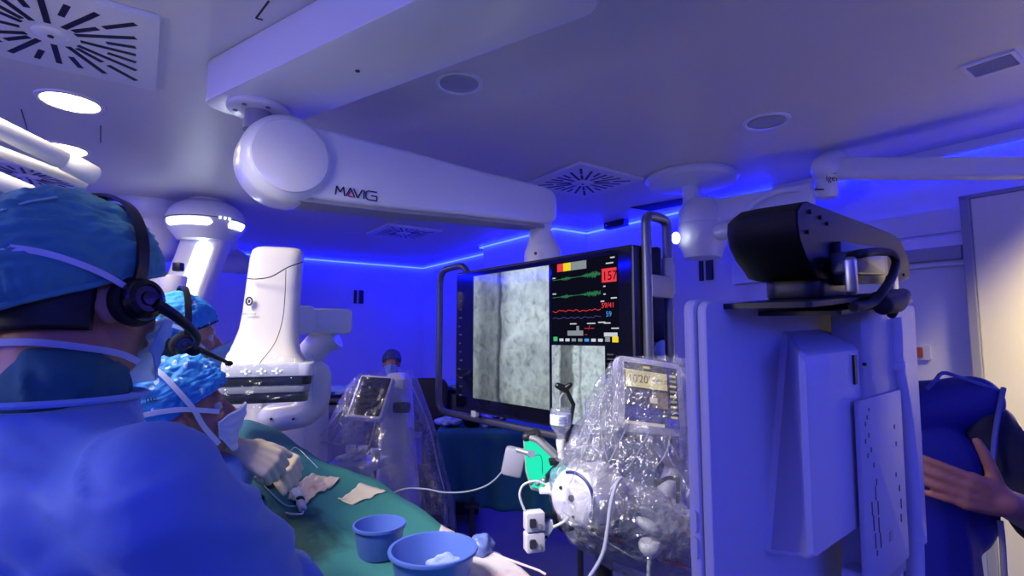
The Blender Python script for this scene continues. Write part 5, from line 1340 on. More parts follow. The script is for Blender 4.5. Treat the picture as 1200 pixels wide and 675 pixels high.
line('catheter_line', [on_table(352, 602, .02), on_table(333, 578, .03), on_table(318, 558, .045), W(322, 552, 1.52)], .0028, wire_m, 'thin pale catheter running from the white introducer up to the gloved hands', 'catheter')
line('flush_tube', [on_table(300, 562, .012), on_table(310, 575, .012), on_table(325, 590, .012), on_table(336, 597, .01), on_table(346, 600, .016)], .0022, M('aqua tubing', (150, 200, 200), .3), 'thin aqua flush tube curving over the drape to the introducer', 'tube')
line('guide_wire', [W(332, 545, 1.6), on_table(345, 541, .05), on_table(362, 548, .03), on_table(372, 555, .02)], .0016, wire_m, 'fine pale guide wire looping beyond the gloved hands', 'wire')
st_m = M('blood stain', (120, 40, 46), .5)
o = wad('swab', on_table(316, 572, .012), (.018, .014, .012), stained('bloody swab', (196, 140, 130), (130, 40, 44), 40, .45), 'small blood-soaked swab between the hands and the introducer', 'swab', 8)
b = MB(); b.chain([on_table(300, 583, .008), on_table(308, 587, .008)], [.007, .006]); tag(b.obj('syringe_cap', black_m), 'small black cap on the drape beside the blue sleeve', 'cap')
b = MB(); b.tube([on_table(578, 655, .012), on_table(632, 672, .006), on_table(640, 676, .004)], .0035, 8); tag(b.obj('pink_tube', M('pink tube', (226, 196, 206), .4)), 'thin pale pink tube lying across the stained towel', 'tube')
# ---------------------------------------------------------------- contrast injector under clear film
Yi = 1.70
inj = thing('contrast_injector', V(W(740, 600, Yi).x, Yi + .05, 0), 'white contrast injector with tilted touch screen, wrapped in clear plastic film', 'injector')
jm = M('injector white', (206, 202, 214), .4, var=.02)
# head: thick cylinder pointing left, body sloping down to the right
h0 = W(679, 582, Yi - .10)
hd = V(-.62, -.72, .10).normalized()           # face of the round end looks left and to us
he = W(800, 622, Yi + .12)
b = MB()
b.lathe([(.020, .040), (.066, .040), (.076, .034), (.082, .020), (.084, 0), (.090, -.03), (.092, -.12), (.080, -.14)], h0, hd, 44); b.obj('round_head', jm, inj)
b = MB(); ring = [h0 + hd * .041 + (basis(hd) @ V(.072 * math.cos(R(a)), .072 * math.sin(R(a)), 0)) for a in range(-30, 110, 6)]; b.tube(ring, .0045, 8); b.obj('blue_arc', M('navy ring', (30, 44, 110), .4), inj)
for (a, r) in ((0, 0), (150, .045), (280, .05)):
    b = MB(); p = h0 + hd * .0405 + basis(hd) @ V(r * math.cos(R(a)), r * math.sin(R(a)), 0); b.cyl(p, p + hd * .003, .010 if r == 0 else .005, seg=14); b.obj('socket', dark_m, inj)
# long body
bd = (V(he.x, he.y, 0) - V(h0.x, h0.y + .12, 0)).normalized()
m_b = frame(V(h0.x + .02, h0.y + .13, h0.z - .015), (he - V(h0.x + .02, h0.y + .13, h0.z - .015)).normalized(), Z, V(0, -1, 0))
xd = (he - V(h0.x + .02, h0.y + .13, h0.z - .015)).normalized(); yd = V(0, -1, 0).cross(xd).normalized(); zd = xd.cross(yd)
m_b = frame(V(h0.x - .02, h0.y + .13, h0.z - .005), xd, yd, zd)
b = MB(); b.rplate(m_b, 0, .46, -.085, .082, -.08, .075, .035, 5, .02); b.obj('body', jm, inj)
b = MB(); b.rplate(m_b, .10, .30, -.07, .05, .075, .10, .02, 5, .008); b.obj('syringe_cover', M('frosted cover', (196, 196, 206), .3, trans=.2), inj)
b = MB(); b.rplate(m_b, .06, .50, -.150, -.088, -.07, .07, .02, 5, .015); b.obj('under_tray', M('grey tray', (150, 152, 176), .4), inj)
b = MB(); b.rplate(m_b, .27, .34, -.045, .03, .10, .108, .008, 4, .002); b.obj('white_label', M('label paper', (214, 214, 224), .7), inj)
b = MB(); b.rplate(m_b, .09, .20, -.077, -.070, .080, .104, .003); b.rplate(m_b, .25, .44, -.077, -.071, .080, .1, .003); b.obj('red_line', M('red mark', (170, 70, 66), .5), inj)
wrapm = PLASTIC('crumpled wrap', .34, .55, 34)
b = MB()
def f(u, v):
    a = 2 * PI * u; ca, sa = math.cos(a), math.sin(a); x = .07 + .42 * v
    k = math.sin(PI * min(1, max(0, v * .96 + .02))) ** .25
    q = 1 + .10 * noise.noise(V(ca * 4, sa * 4, x * 22)) + .10 * (1 - abs(noise.noise(V(ca * 6 + 3, sa * 6, x * 40))) * 2) - .03
    return m_b @ V(x, (.105 * sa - .012) * k * q, (.105 * ca + .012) * k * q)
b.shell(f, 90, 70); b.obj('crumpled_wrap', wrapm, inj, angle=180)
b = MB(); b.tube(bez([W(838, 640, Yi - .1), W(822, 634, Yi - .12), W(815, 648, Yi - .12), W(822, 664, Yi - .12), W(838, 660, Yi - .1)], 24), .006, 8); b.obj('black_cable', rubber_m, inj)
# black hook arm on the top
b = MB(); b.tube(bez([W(768, 562, Yi - .1), W(770, 567, Yi - .1), W(776, 563, Yi - .1), W(784, 560, Yi - .1), W(795, 562, Yi - .08)], 20), .006, 8); b.chain([W(795, 562, Yi - .08), W(794, 588, Yi - .08)], [.007, .005]); b.obj('black_hook', black_m, inj)
# touch screen
s00, s10, s11, s01 = W(720, 497, 1.66), W(790, 512, 1.72), W(806, 428, 1.80), W(735, 424, 1.74)
sx3 = ((s10 - s00) + (s11 - s01)).normalized(); sn = sx3.cross((s01 - s00) + (s11 - s10)).normalized(); sy3 = sn.cross(sx3).normalized()
if sn.y > 0: sn = -sn; 
sc3 = (s00 + s10 + s11 + s01) / 4; w3 = 1.12 * ((s10 - s00).length + (s11 - s01).length) / 2; h3 = 1.06 * ((s01 - s00).length + (s11 - s10).length) / 2
m3 = frame(sc3, sx3, sy3, sx3.cross(sy3))
if (m3.to_3x3() @ V(0, 0, 1)).y > 0: m3 = frame(sc3, sx3, sy3, -(sx3.cross(sy3)))
b = MB(); b.rplate(m3, -w3 / 2, w3 / 2, -h3 / 2, h3 / 2, -.035, 0, .028, 6, .008); b.rplate(m3, -w3 / 2 + .02, w3 / 2 - .02, -h3 / 2 + .02, h3 / 2 - .02, -.06, -.033, .02, 5, .004); scr = b.obj('touch_screen_housing', M('screen grey', (176, 172, 190), .4), inj)
def P3(u, v): return (-w3 / 2 + .026 + (w3 - .052) * u, -h3 / 2 + .026 + (h3 - .046) * v)
def t3(name, u0, u1, v0, v1, mat, z=.0022, par=None):
    (x0, y0), (x1, y1) = P3(u0, v0), P3(u1, v1); b = MB(); b.plate(m3, x0, x1, y0, y1, .0004, z); return b.obj(name, mat, par or scr, smooth=False)
E = EM
disp3 = t3('touch_screen', 0, 1, 0, 1, E('screen slate', (46, 44, 62), 1), .0010, inj)
t3('cream_field', .02, .80, .60, .88, E('cream field', (206, 192, 140), 1), par=disp3); t3('header', .02, .98, .91, .98, E('dark header', (44, 40, 48), 1), par=disp3)
t3('lower_field', .02, .66, .30, .56, E('violet field', (64, 58, 92), 1), par=disp3); t3('blue_field', .02, .66, .06, .28, E('blue field', (52, 48, 128), 1), par=disp3); t3('bottom_bar', .0, .72, .0, .05, E('pale bar', (196, 184, 180), 1), par=disp3); t3('blue_tile', .74, .98, .0, .16, E('blue tile', (62, 56, 170), 1), par=disp3)
t3('glow_tile', .50, .80, .30, .56, E('brown glow', (122, 104, 92), 1), par=disp3); t3('pale_tile', .46, .60, .37, .46, E('pale bar', (196, 184, 180), 1), .0026, par=disp3); t3('header_mark', .34, .48, .925, .965, E('yellow mark', (230, 206, 90), 1), .0026, par=disp3)
for k in range(9): t3('side_key', .85, .97, .84 - .085 * k, .875 - .085 * k, E('side key', (206, 190, 140), 1) if k % 2 == 0 else E('side key dim', (150, 138, 120), 1), par=disp3)
ink3 = E('dark ink glow', (70, 64, 54), 1)
def tt3(s, u, v, size): x, y = P3(u, v); text(s, size, m3 @ Matrix.Translation(V(x, y, .0024)), ink3, 'screen_text', disp3, .0002)
tt3("10'", .06, .68, .036); tt3("20'", .26, .68, .036); tt3('600', .50, .70, .022); tt3('1.0', .67, .70, .022)
# stem that holds the screen
b = MB(); b.chain([m3 @ V(.02, -h3 * .3, -.06), W(790, 545, Yi + .13), m_b @ V(.33, .06, 0)], [.03, .028, .03]); b.obj('screen_stem', jm, inj)
# pedestal
pb = m_b @ V(.20, -.14, 0); b = MB(); b.cyl(V(pb.x, pb.y, .12), pb, .028); b.obj('pedestal_post', dark_m, inj)
b = MB(); b.lathe([(.30, .06), (.30, .09), (.10, .15), (.04, .18)], V(pb.x, pb.y, 0), Z, 6); b.obj('pedestal_base', grey_m, inj)
for k in range(5):
    a = R(72 * k + 10); e = V(pb.x + .27 * math.cos(a), pb.y + .27 * math.sin(a), .035); b = MB(); b.cyl(e - V(.012, 0, 0), e + V(.012, 0, 0), .035); b.obj('castor', rubber_m, inj)
# white funnel connector and hanging line
fc = W(763, 618, Yi - .16); 
b = MB(); b.ell(W(757, 632, Yi - .18) + V(.01, 0, .035), (.042, .03, .016), Matrix.Rotation(R(28), 3, 'Y')); b.obj('drip_shield', M('frosted cover', (196, 196, 206), .3), inj)
b = MB(); q = W(762, 640, Yi - .18); b.lathe([(.012, -.03), (.030, -.012), (.032, .006), (.028, .014)], q, Z, 24); b.obj('connector', white_m, inj)
b = MB(); b.tube(bez([q - V(0, 0, .02), q - V(.006, 0, .07), q - V(.004, 0, .16)], 12), .006, 8); b.obj('drip_tube', wire_m, inj)
# the film: a loose bag from the screen down over the body, plus a cone of film rising at the left
filmI = PLASTIC('injector film', .13, .6, 22)
b = MB()
spec = [(420, 732, 812, .10, 0.02), (440, 722, 812, .12, .0), (470, 712, 818, .13, .0), (505, 690, 822, .15, -.01), (535, 668, 826, .18, -.02), (560, 656, 830, .21, -.03), (590, 652, 832, .23, -.04), (620, 662, 838, .21, -.03), (650, 704, 842, .18, -.02), (672, 742, 846, .14, 0)]
def f(u, v):
    k = v * (len(spec) - 1); i = min(len(spec) - 2, int(k)); t = k - i
    row = [spec[i][j] + (spec[i + 1][j] - spec[i][j]) * t for j in range(5)]
    z = W(740, row[0], Yi).z; x0, x1 = W(row[1], row[0], Yi).x, W(row[2], row[0], Yi).x
    a = 2 * PI * u; ca, sa = math.cos(a), math.sin(a); e = .75
    cx_ = math.copysign(abs(ca) ** e, ca); cy_ = math.copysign(abs(sa) ** e, sa)
    fold = 1 + .12 * noise.noise(V(ca * 5, sa * 5, z * 9)) + .05 * (1 - abs(noise.noise(V(ca * 9, sa * 9, z * 22))) * 2) + .05 * math.sin(a * 11 + 3 * noise.noise(V(a * 2, z * 6, 1)))
    return V((x0 + x1) / 2 + (x1 - x0) / 2 * cx_ * fold, Yi + .03 + row[4] + row[3] * cy_ * fold, z + .012 * noise.noise(V(ca * 4, sa * 4, z * 12)))
b.shell(f, 110, 60); b.obj('clear_film', filmI, inj, angle=180)
b = MB()
def f(u, v):
    a = 2 * PI * u
    top_ = W(722, 430, 1.72); bot_ = W(690, 540, 1.66); c = top_.lerp(bot_, v); r = .012 + .06 * v
    fold = 1 + .25 * math.sin(a * 7 + v * 5) * .6 + .4 * noise.noise(V(math.cos(a) * 2, math.sin(a) * 2, v * 6))
    return c + V(math.cos(a) * r * 1.2, math.sin(a) * r, .02 * math.sin(a * 3)) * fold
b.shell(f, 44, 24); b.obj('film_gather', PLASTIC('gathered film', .16, .6, 26), inj, angle=180)
b = MB(); cr = [[(716, 442), (700, 470), (684, 500), (672, 535)], [(735, 500), (722, 525), (710, 548), (700, 556)], [(760, 506), (748, 530), (735, 550)], [(786, 512), (778, 535), (764, 552)], [(694, 500), (680, 540), (668, 566)], [(806, 450), (815, 490), (812, 520)], [(700, 560), (694, 585), (684, 610)], [(720, 470), (705, 505), (712, 540)], [(660, 600), (700, 628), (745, 655)], [(770, 520), (800, 560), (815, 600)]]
for rg in cr: b.tube(bez([W(x, y, Yi - .16 + .02 * math.sin(x)) for x, y in rg], 18), .0016, 6)
b.obj('film_creases', PLASTIC('crease film 2', .5, .6, 40), inj, angle=180)
# ---------------------------------------------------------------- infusion tube and loop lines
line('infusion_tube', [W(728, 560, 1.5), W(722, 568, 1.48), W(716, 590, 1.47), W(712, 620, 1.46), W(706, 650, 1.45), W(688, 680, 1.44), W(660, 712, 1.42)], .0055, M('clear tubing', (196, 200, 226), .2, coat=.5, trans=.4), 'clear tube hanging in front of the injector down to the lower edge', 'tube', 60)
line('saline_line', [W(592, 540, 1.95), W(588, 553, 1.95), W(572, 568, 1.97), W(548, 576, 2.0), W(520, 577, 2.05), W(497, 573, 2.1), W(470, 574, 2.2), W(440, 590, 2.3)], .0032, M('grey tubing', (150, 156, 176), .3), 'pale tube sagging from the lit pump panel to the console film', 'tube', 60)
line('sensor_loop', [W(640, 568, 1.55), W(628, 564, 1.55), W(614, 568, 1.55), W(609, 580, 1.55), W(614, 596, 1.55), W(618, 604, 1.55)], .0035, wire_m, 'thin tube curling over the white stopcock manifold', 'tube', 40)
line('manifold_tube', [W(648, 618, 1.55), W(660, 612, 1.56), W(668, 604, 1.58), W(675, 596, 1.62)], .0045, wire_m, 'short pale tube joining the stopcock manifold to the injector head', 'tube', 30)
# ---------------------------------------------------------------- hanging stopcock manifold
c = W(626, 622, 1.55); mf_ = thing('stopcock_manifold', c, 'small white two-block manifold hanging left of the injector head', 'manifold')
mm_ = frame(c, V(.96, .28, 0).normalized(), Z, V(.28, -.96, 0).normalized())
for s_ in (-1, 1):
    b = MB(); b.rplate(mm_, -.027, .027, s_ * .028 - .026, s_ * .028 + .026, -.02, .018, .005, 4, .003); bl_ = b.obj('block', jm, mf_)
    b = MB(); b.rplate(mm_, -.02, -.002, s_ * .028 - .012, s_ * .028 + .012, .018, .024, .004); b.obj('dark_port', M('port grey', (60, 60, 72), .4), bl_)
    b = MB(); b.rplate(mm_, .004, .014, s_ * .028 - .018, s_ * .028 - .002, .018, .022, .003); b.obj('small_port', grey_m, bl_)
    b = MB(); p = mm_ @ V(.027, s_ * .028 + .01, 0); b.cyl(p, p + (mm_.to_3x3() @ V(.01, 0, 0)), .009); b.obj('knob', black_m, bl_)
b = MB(); p = mm_ @ V(.03, 0, .0); b.prism([mm_ @ V(.027, .012, .008), mm_ @ V(.052, .026, .006), mm_ @ V(.058, .006, .006), mm_ @ V(.03, -.03, .008)], mm_.to_3x3() @ V(0, 0, -.012)); b.obj('clip', white_m, mf_, smooth=False)
# ---------------------------------------------------------------- lit pump panel on the grey rail
pp = thing('pump_panel', W(632, 545, 1.85), 'grey pump unit with a glowing turquoise panel at the end of the grey rail', 'pump')
Yp = 1.85
pts = [(611, 518), (618, 514), (630, 518), (652, 535), (654, 541), (640, 556), (643, 568), (632, 573), (622, 571), (615, 552)]
P = [W(x, y, Yp) for x, y in pts]; nrm = V(-.35, -.93, .1).normalized()
c = sum(P, V(0, 0, 0)) / len(P)
P = [p - nrm * (p - c).dot(nrm) for p in P]
b = MB(); b.prism([c + (p - c) * 1.12 - nrm * .06 for p in P], nrm * .06); o = b.obj('case', grey_m, pp, smooth=False); bv = o.modifiers.new('b', 'BEVEL'); bv.width = .006; bv.segments = 2
b = MB(); b.prism([c + (p - c) * .97 for p in P], nrm * .003); b.obj('lit_panel', EM('turquoise glow', (40, 240, 190), 1.0), pp, smooth=False)
b = MB(); b.tube([c + (p - c) * 1.06 + nrm * .004 for p in P[1:5]], .012, 8); b.obj('grey_lip', M('lip grey', (120, 120, 128), .4), pp)
b = MB(); b.tube(bez([c + V(-.02, -.006, .03) + nrm * .01, c + V(.01, 0, .03) + nrm * .012, c + V(.015, 0, -.03) + nrm * .01], 14), .0016, 6); b.obj('panel_line', M('teal line', (20, 150, 120), .4), pp)
b = MB(); k0 = W(606, 527, Yp - .05); b.cyl(k0, W(622, 532, Yp - .08), .008); b.cyl(W(622, 532, Yp - .07), W(623, 532, Yp - .10), .012); b.obj('clamp_knob', M('pale metal', (176, 178, 184), .35, metal=.6), pp)
b = MB(); 
for (x, y) in ((622, 565), (630, 566), (637, 563)): b.ell(W(x, y, Yp - .03), (.010, .012, .010), seg=10, rings=8)
b.obj('valve_row', M('pale metal', (176, 178, 184), .35, metal=.6), pp)
b = MB(); b.box(W(650, 539, Yp - .02), (.04, .05, .02), Matrix.Rotation(R(-18), 3, 'Y'), .004); b.obj('black_end', black_m, pp)
b = MB(); b.box(W(602, 541, Yp + .10), (.075, .05, .10), Matrix.Rotation(R(12), 3, 'Y'), .012); b.obj('rear_box', M('pale box', (160, 160, 178), .4), pp)
b = MB(); b.lathe([(.022, 0), (.03, .01), (.03, .05), (.022, .06)], W(648, 560, Yp - .06), V(.8, -.3, .3), 20); b.obj('pump_dome', M('teal cap', (70, 160, 170), .25, coat=.4), pp)
b = MB(); b.cyl(W(645, 572, 1.75), W(660, 580, 1.66), .020, .022); b.box(W(641, 575, 1.74), (.05, .03, .016), None, .004); b.obj('outlet', white_m, pp)
b = MB(); 
b.chain([W(617, 512, Yp + .02), W(628, 508, Yp + .03), W(630, 515, Yp + .02)], [.016, .018, .014]); b.obj('rail_clamp', dark_m, pp)
# ---------------------------------------------------------------- contrast bottle hanging upside down
Yb = 1.72; bt = thing('contrast_bottle', W(657, 500, Yb), 'clear contrast bottle hanging upside down with a pale label', 'bottle')
zt_b, zb_b = W(657, 478, Yb).z, W(657, 516, Yb).z; bx = W(657, 500, Yb)
glass_m = PLASTIC('bottle glass', .22, .6, 6)
hb_ = zt_b - zb_b
b = MB(); b.lathe([(.012, 0), (.013, hb_ * .18), (.028, hb_ * .36), (.033, hb_ * .46), (.033, hb_ * .93), (.028, hb_)], V(bx.x, bx.y, zb_b), Z, 32); b.obj('glass', glass_m, bt)
b = MB(); b.lathe([(.0336, hb_ * .50), (.0338, hb_ * .52), (.0338, hb_ * .80), (.0336, hb_ * .82)], V(bx.x, bx.y, zb_b), Z, 32, cap=False); lb_ = b.obj('label', M('pale label', (200, 206, 236), .6), bt)
b = MB()
for k in range(4): b.box(V(bx.x + .004, bx.y - .0345, zb_b + hb_ * (.56 + .06 * k)), (.026 - .004 * (k % 2), .001, .002))
b.obj('label_print', M('label ink', (70, 74, 130), .6), lb_, smooth=False)
b = MB(); b.lathe([(.009, -.055), (.011, -.03), (.015, -.012), (.015, .002)], V(bx.x, bx.y, zb_b), Z, 20); b.obj('neck_spike', white_m, bt)
b = MB(); b.tube(bez([V(bx.x, bx.y, zt_b), V(bx.x, bx.y + .005, zt_b + .03), W(661, 460, Yb)], 10), .003, 6); b.obj('hanger', grey_m, bt)
hk = thing('bottle_hook', W(660, 452, Yb), 'black hook above the hanging contrast bottle', 'hook')
b = MB(); b.chain([W(654, 452, Yb), W(662, 456, Yb), W(668, 451, Yb)], [.010, .012, .008]); b.obj('jaw', black_m, hk)
b = MB(); b.chain([W(662, 453, Yb + .005), W(672, 474, Yb + .06), W(664, 520, Yb + .10), W(676, 560, Yb + .08)], [.007, .007, .007, .008]); b.obj('rod', dark_m, hk)
# dark knob hanging below the head
b = MB(); b.chain([W(655, 600, 1.72), W(662, 612, 1.72), W(672, 612, 1.74)], [.026, .03, .024]); kk = b.obj('clamp_block', black_m, inj)
# hanging castor-like knobs on the floor behind
for (x, y, Y, lb) in ((680, 640, 2.5, 'black floor castor on a thin stem, left of the injector pedestal'), (553, 606, 3.4, 'small black castor under the left end of the teal draped trolley')):
    q = W(x, y, Y); t = thing('floor_castor', V(q.x, q.y, 0), lb, 'castor')
    b = MB(); b.cyl(V(q.x, q.y, .10), V(q.x, q.y, q.z + .12), .014); b.lathe([(.05, 0), (.052, .008), (.05, .016)], V(q.x, q.y, q.z + .06), Z, 20); b.obj('stem', dark_m, t)
    b = MB(); b.cyl(V(q.x - .02, q.y, .055), V(q.x + .02, q.y, .055), .055, seg=24); b.obj('wheel', rubber_m, t)
# ---------------------------------------------------------------- ultrasound console under clear film, behind the table
Yu = 3.15
uc = W(440, 520, Yu); us = thing('ultrasound_console', V(uc.x, uc.y, 0), 'white ultrasound console with tilted dark screen, shrouded in clear plastic film', 'ultrasound machine')
def cor(px, py, Y=Yu): return W(px, py, Y)
s00, s10, s11, s01 = cor(405, 487, Yu - .12), cor(443, 492, Yu - .16), cor(464, 441, Yu - .02), cor(423, 440, Yu + .02)
sx_ = ((s10 - s00) + (s11 - s01)).normalized(); sy0 = ((s01 - s00) + (s11 - s10)); sn = sx_.cross(sy0).normalized(); sy_ = sn.cross(sx_).normalized()
if sn.y > 0: sn = -sn
sc_ = (s00 + s10 + s11 + s01) / 4
sw, sh_ = ((s10 - s00).length + (s11 - s01).length) / 2, ((s01 - s00).length + (s11 - s10).length) / 2
ms = frame(sc_, sx_, sy_, sn)
b = MB(); b.rplate(ms, -sw / 2, sw / 2, -sh_ / 2, sh_ / 2, -.05, 0, .015, 5, .005); b.obj('screen_frame', white_m, us)
b = MB(); b.rplate(ms, -sw / 2 + .012, sw / 2 - .012, -sh_ / 2 + .014, sh_ / 2 - .012, -.002, .002, .008); b.obj('dark_screen', M('tablet glass', (10, 10, 13), .12), us)
# side tower behind the screen
p0, p1 = cor(446, 600, Yu + .12), cor(480, 442, Yu + .12)
b = MB()
def rs(x0, x1, y0, y1, z, r=.03): 
    pts = []
    for cx_, cy_, a0 in ((x1 - r, y1 - r, 0), (x0 + r, y1 - r, 90), (x0 + r, y0 + r, 180), (x1 - r, y0 + r, 270)):
        for k in range(5): a = R(a0 + 22.5 * k); pts.append(V(cx_ + r * math.cos(a), cy_ + r * math.sin(a), z))
    return pts
xl_, xr__ = cor(448, 520, Yu + .1).x, cor(478, 520, Yu + .1).x
b.ring_loft([rs(xl_ - .05, xr__ + .05, Yu - .02, Yu + .42, .12), rs(xl_ - .02, xr__ + .03, Yu - .02, Yu + .40, .6), rs(xl_, xr__, Yu, Yu + .34, 1.0), rs(xl_ + .005, xr__ - .01, Yu + .06, Yu + .28, cor(465, 446).z), rs(xl_ + .02, xr__ - .03, Yu + .10, Yu + .24, cor(465, 440).z)])
b.obj('tower', white_m, us)
c = cor(464, 478, Yu - .01); b = MB(); b.box(c + V(.03, .02, .0), (.10, .05, .06), None, .012); b.obj('dark_hinge', dark_m, us)
# keyboard tray with cups
t0_, t1_, t2_, t3_ = cor(380, 546, Yu - .32), cor(430, 556, Yu - .38), cor(456, 541, Yu - .12), cor(400, 530, Yu - .05)
ztr = (t0_.z + t1_.z + t2_.z + t3_.z) / 4
b = MB(); 
poly = [V(q.x, q.y, ztr) for q in (cor(378, 548, Yu - .32), cor(427, 556, Yu - .36), cor(457, 542, Yu - .1), cor(404, 532, Yu - .02))]
b.prism([p + V(0, 0, -.035) for p in poly], V(0, 0, .05)); tr_ = b.obj('key_tray', white_m, us, smooth=False)
bv = tr_.modifiers.new('b', 'BEVEL'); bv.width = .014; bv.segments = 3
b = MB(); b.cyl(V(xl_ + .05, Yu + .02, .2), V((poly[0].x + poly[2].x) / 2 + .03, (poly[0].y + poly[2].y) / 2, ztr - .03), .07, .05); b.obj('tray_arm', white_m, us)
for i_, (px_, py_, hh, Y_) in enumerate(((411, 532, .065, Yu - .14), (425, 533, .075, Yu - .2), (440, 535, .068, Yu - .24))):
    q = cor(px_, py_, Y_); q.z = ztr + .012; b = MB(); b.lathe([(.022, 0), (.027, hh), (.024, hh), (.020, .004)], q, Z, 22, cap=False); b.obj('probe_cup', white_m, us)
for i_, (px_, py_) in enumerate(((395, 545), (403, 538), (415, 546))):
    q = cor(px_, py_, Yu - .25); q.z = ztr + .03; b = MB(); b.chain([q, q + V(.05, .04, .015), q + V(.09, .02, .045)], [.014, .011, .010]); b.obj('probe', white_m, us)
b = MB(); b.rplate(frame(V(xl_ - .02, Yu, 0), V(1, 0, 0), V(0, 1, 0), Z), -.22, .26, -.25, .42, .08, .16, .06, 5, .01); b.obj('base', white_m, us)
for sx2, sy2 in ((-.2, -.2), (.22, -.2), (-.2, .38), (.22, .38)):
    q = V(xl_ - .02 + sx2, Yu + sy2, .05); b = MB(); b.cyl(q - V(.02, 0, 0), q + V(.02, 0, 0), .05); b.obj('castor', rubber_m, us)
# the clear film tent
filmU = PLASTIC('console film', .06, .5, 12)
rings_spec = [ # height by pixel row, outline as left/right pixel columns and depth half-size
    (438, 424, 478, .16, .26), (447, 414, 484, .20, .28), (470, 402, 493, .26, .30), (495, 392, 502, .32, .32), (518, 368, 508, .40, .34), (530, 364, 511, .44, .36), (560, 372, 517, .40, .38), (590, 380, 525, .38, .40), (640, 384, 530, .36, .40)]
b = MB(); 
def f(u, v):
    k = v * (len(rings_spec) - 1); i = min(len(rings_spec) - 2, int(k)); t = k - i
    A_, B_ = rings_spec[i], rings_spec[i + 1]; row = [A_[j] + (B_[j] - A_[j]) * t for j in range(5)]
    z = W(440, row[0], Yu - .1).z; x0, x1 = W(row[1], row[0], Yu).x, W(row[2], row[0], Yu).x
    a = 2 * PI * u; ca, sa = math.cos(a), math.sin(a); e = .7
    sx3 = math.copysign(abs(ca) ** e, ca); sy3 = math.copysign(abs(sa) ** e, sa)
    fold = 1 + (.05 * math.sin(a * 13 + 2.5 * noise.noise(V(a, z * 2, 3))) + .05 * noise.noise(V(ca * 4, sa * 4, z * 5))) * (.15 + .85 * v)
    xm, hx = (x0 + x1) / 2, (x1 - x0) / 2
    return V(xm + hx * sx3 * fold, Yu + .04 + (sy3 * (row[3] if sa < 0 else row[4])) * fold, z + .01 * noise.noise(V(ca * 3, sa * 3, 1)))
b.shell(f, 110, 44); b.obj('clear_film', filmU, us, angle=180)
b = MB()
ridge = [[(424, 438), (405, 470), (385, 500), (366, 520)], [(424, 438), (412, 462), (398, 492), (384, 520)], [(366, 520), (380, 518), (400, 521)], [(477, 440), (490, 468), (503, 500), (512, 540), (522, 580)], [(440, 492), (436, 510), (430, 530)]]
for k, rg in enumerate(ridge): b.tube(bez([W(x, y, Yu - .30 + (.12 if k in (3,) else 0)) for x, y in rg], 20), .0032, 6)
b.obj('film_creases', PLASTIC('crease film', .45, .6, 30), us, angle=180)
# ---------------------------------------------------------------- dark cabinet beside the x-ray stand
q = W(384, 470, 4.3); b = MB(); cbn = thing('equipment_cabinet', V(q.x - .1, q.y + .25, 0), 'dark navy equipment cabinet against the back, between x-ray stand and console', 'cabinet')
navy_m = M('navy laminate', (26, 28, 66), .4)
b.box(V(q.x + .0, q.y + .25, q.z / 2 - .02), (.62, .5, q.z - .02), None, .01); b.obj('body', navy_m, cbn)
b = MB(); b.box(V(q.x + .0, q.y + .24, q.z + .005), (.66, .54, .03), None, .006); b.obj('top', dark_m, cbn)
for k in (-1, 1): b = MB(); b.box(V(q.x + .155 * k, q.y - .006, q.z / 2 - .03), (.295, .02, q.z - .12), None, .004); b.obj('door', M('navy door', (30, 32, 84), .4), cbn)
q2 = V(q.x + .02, q.y + .2, q.z + .03); 
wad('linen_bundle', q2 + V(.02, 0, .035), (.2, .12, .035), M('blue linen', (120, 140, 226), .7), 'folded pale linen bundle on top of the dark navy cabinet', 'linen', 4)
# ---------------------------------------------------------------- instrument trolley with teal drape, under the big display
Yt = 3.7
a_, c_ = W(512, 505, Yt), W(700, 508, Yt); zt_ = a_.z
trl = thing('instrument_trolley', V((a_.x + c_.x) / 2 + .25, Yt + .3, 0), 'instrument trolley hung with a dark teal drape, below the large display', 'trolley')
x0, x1 = a_.x, c_.x + .55
teald_m = M('teal drape', (24, 92, 120), .75, var=.08, bump=.2, bscale=14)
b = MB()
def f(u, v):
    # top then front fall
    x = x0 + (x1 - x0) * u
    if v < .35: k = v / .35; return V(x, Yt + .62 * (1 - k), zt_ + .006 * noise.noise(V(x * 6, k * 4, 0)))
    k = (v - .35) / .65
    drop = .52 + .05 * math.sin(x * 5) + .06 * noise.noise(V(x * 3, 0, 2)) - (.0 if u > .1 else .1 * (1 - u * 10))
    return V(x, Yt - .02 - .02 * k + .022 * k * math.sin(x * 34 + 3 * noise.noise(V(x * 4, 0, 1))), zt_ - drop * k)
b.shell(f, 90, 26, False); b.obj('drape', teald_m, trl, angle=180, solid=.004)
b = MB(); b.box(V((x0 + x1) / 2, Yt + .31, zt_ - .03), (x1 - x0 - .02, .56, .03)); b.obj('shelf', steel_m, trl, smooth=False)
for sx2 in (x0 + .06, x1 - .06):
    for sy2 in (Yt + .06, Yt + .56):
        b = MB(); b.cyl(V(sx2, sy2, .08), V(sx2, sy2, zt_ - .04), .014); lg = b.obj('leg', steel_m, trl)
        b = MB(); b.cyl(V(sx2 - .015, sy2, .05), V(sx2 + .015, sy2, .05), .05); b.obj('castor', rubber_m, lg)
def setdown(px, py, Y): q = W(px, py, Y); q.z = zt_ + .006; return q
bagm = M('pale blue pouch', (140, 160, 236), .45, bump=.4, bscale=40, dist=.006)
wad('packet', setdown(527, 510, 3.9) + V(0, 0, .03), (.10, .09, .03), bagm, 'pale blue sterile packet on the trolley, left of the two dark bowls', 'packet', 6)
wad('packet', setdown(571, 514, 3.85) + V(0, 0, .03), (.04, .05, .045), bagm, 'pale blue packet on the trolley between the two dark bowls', 'packet', 9)
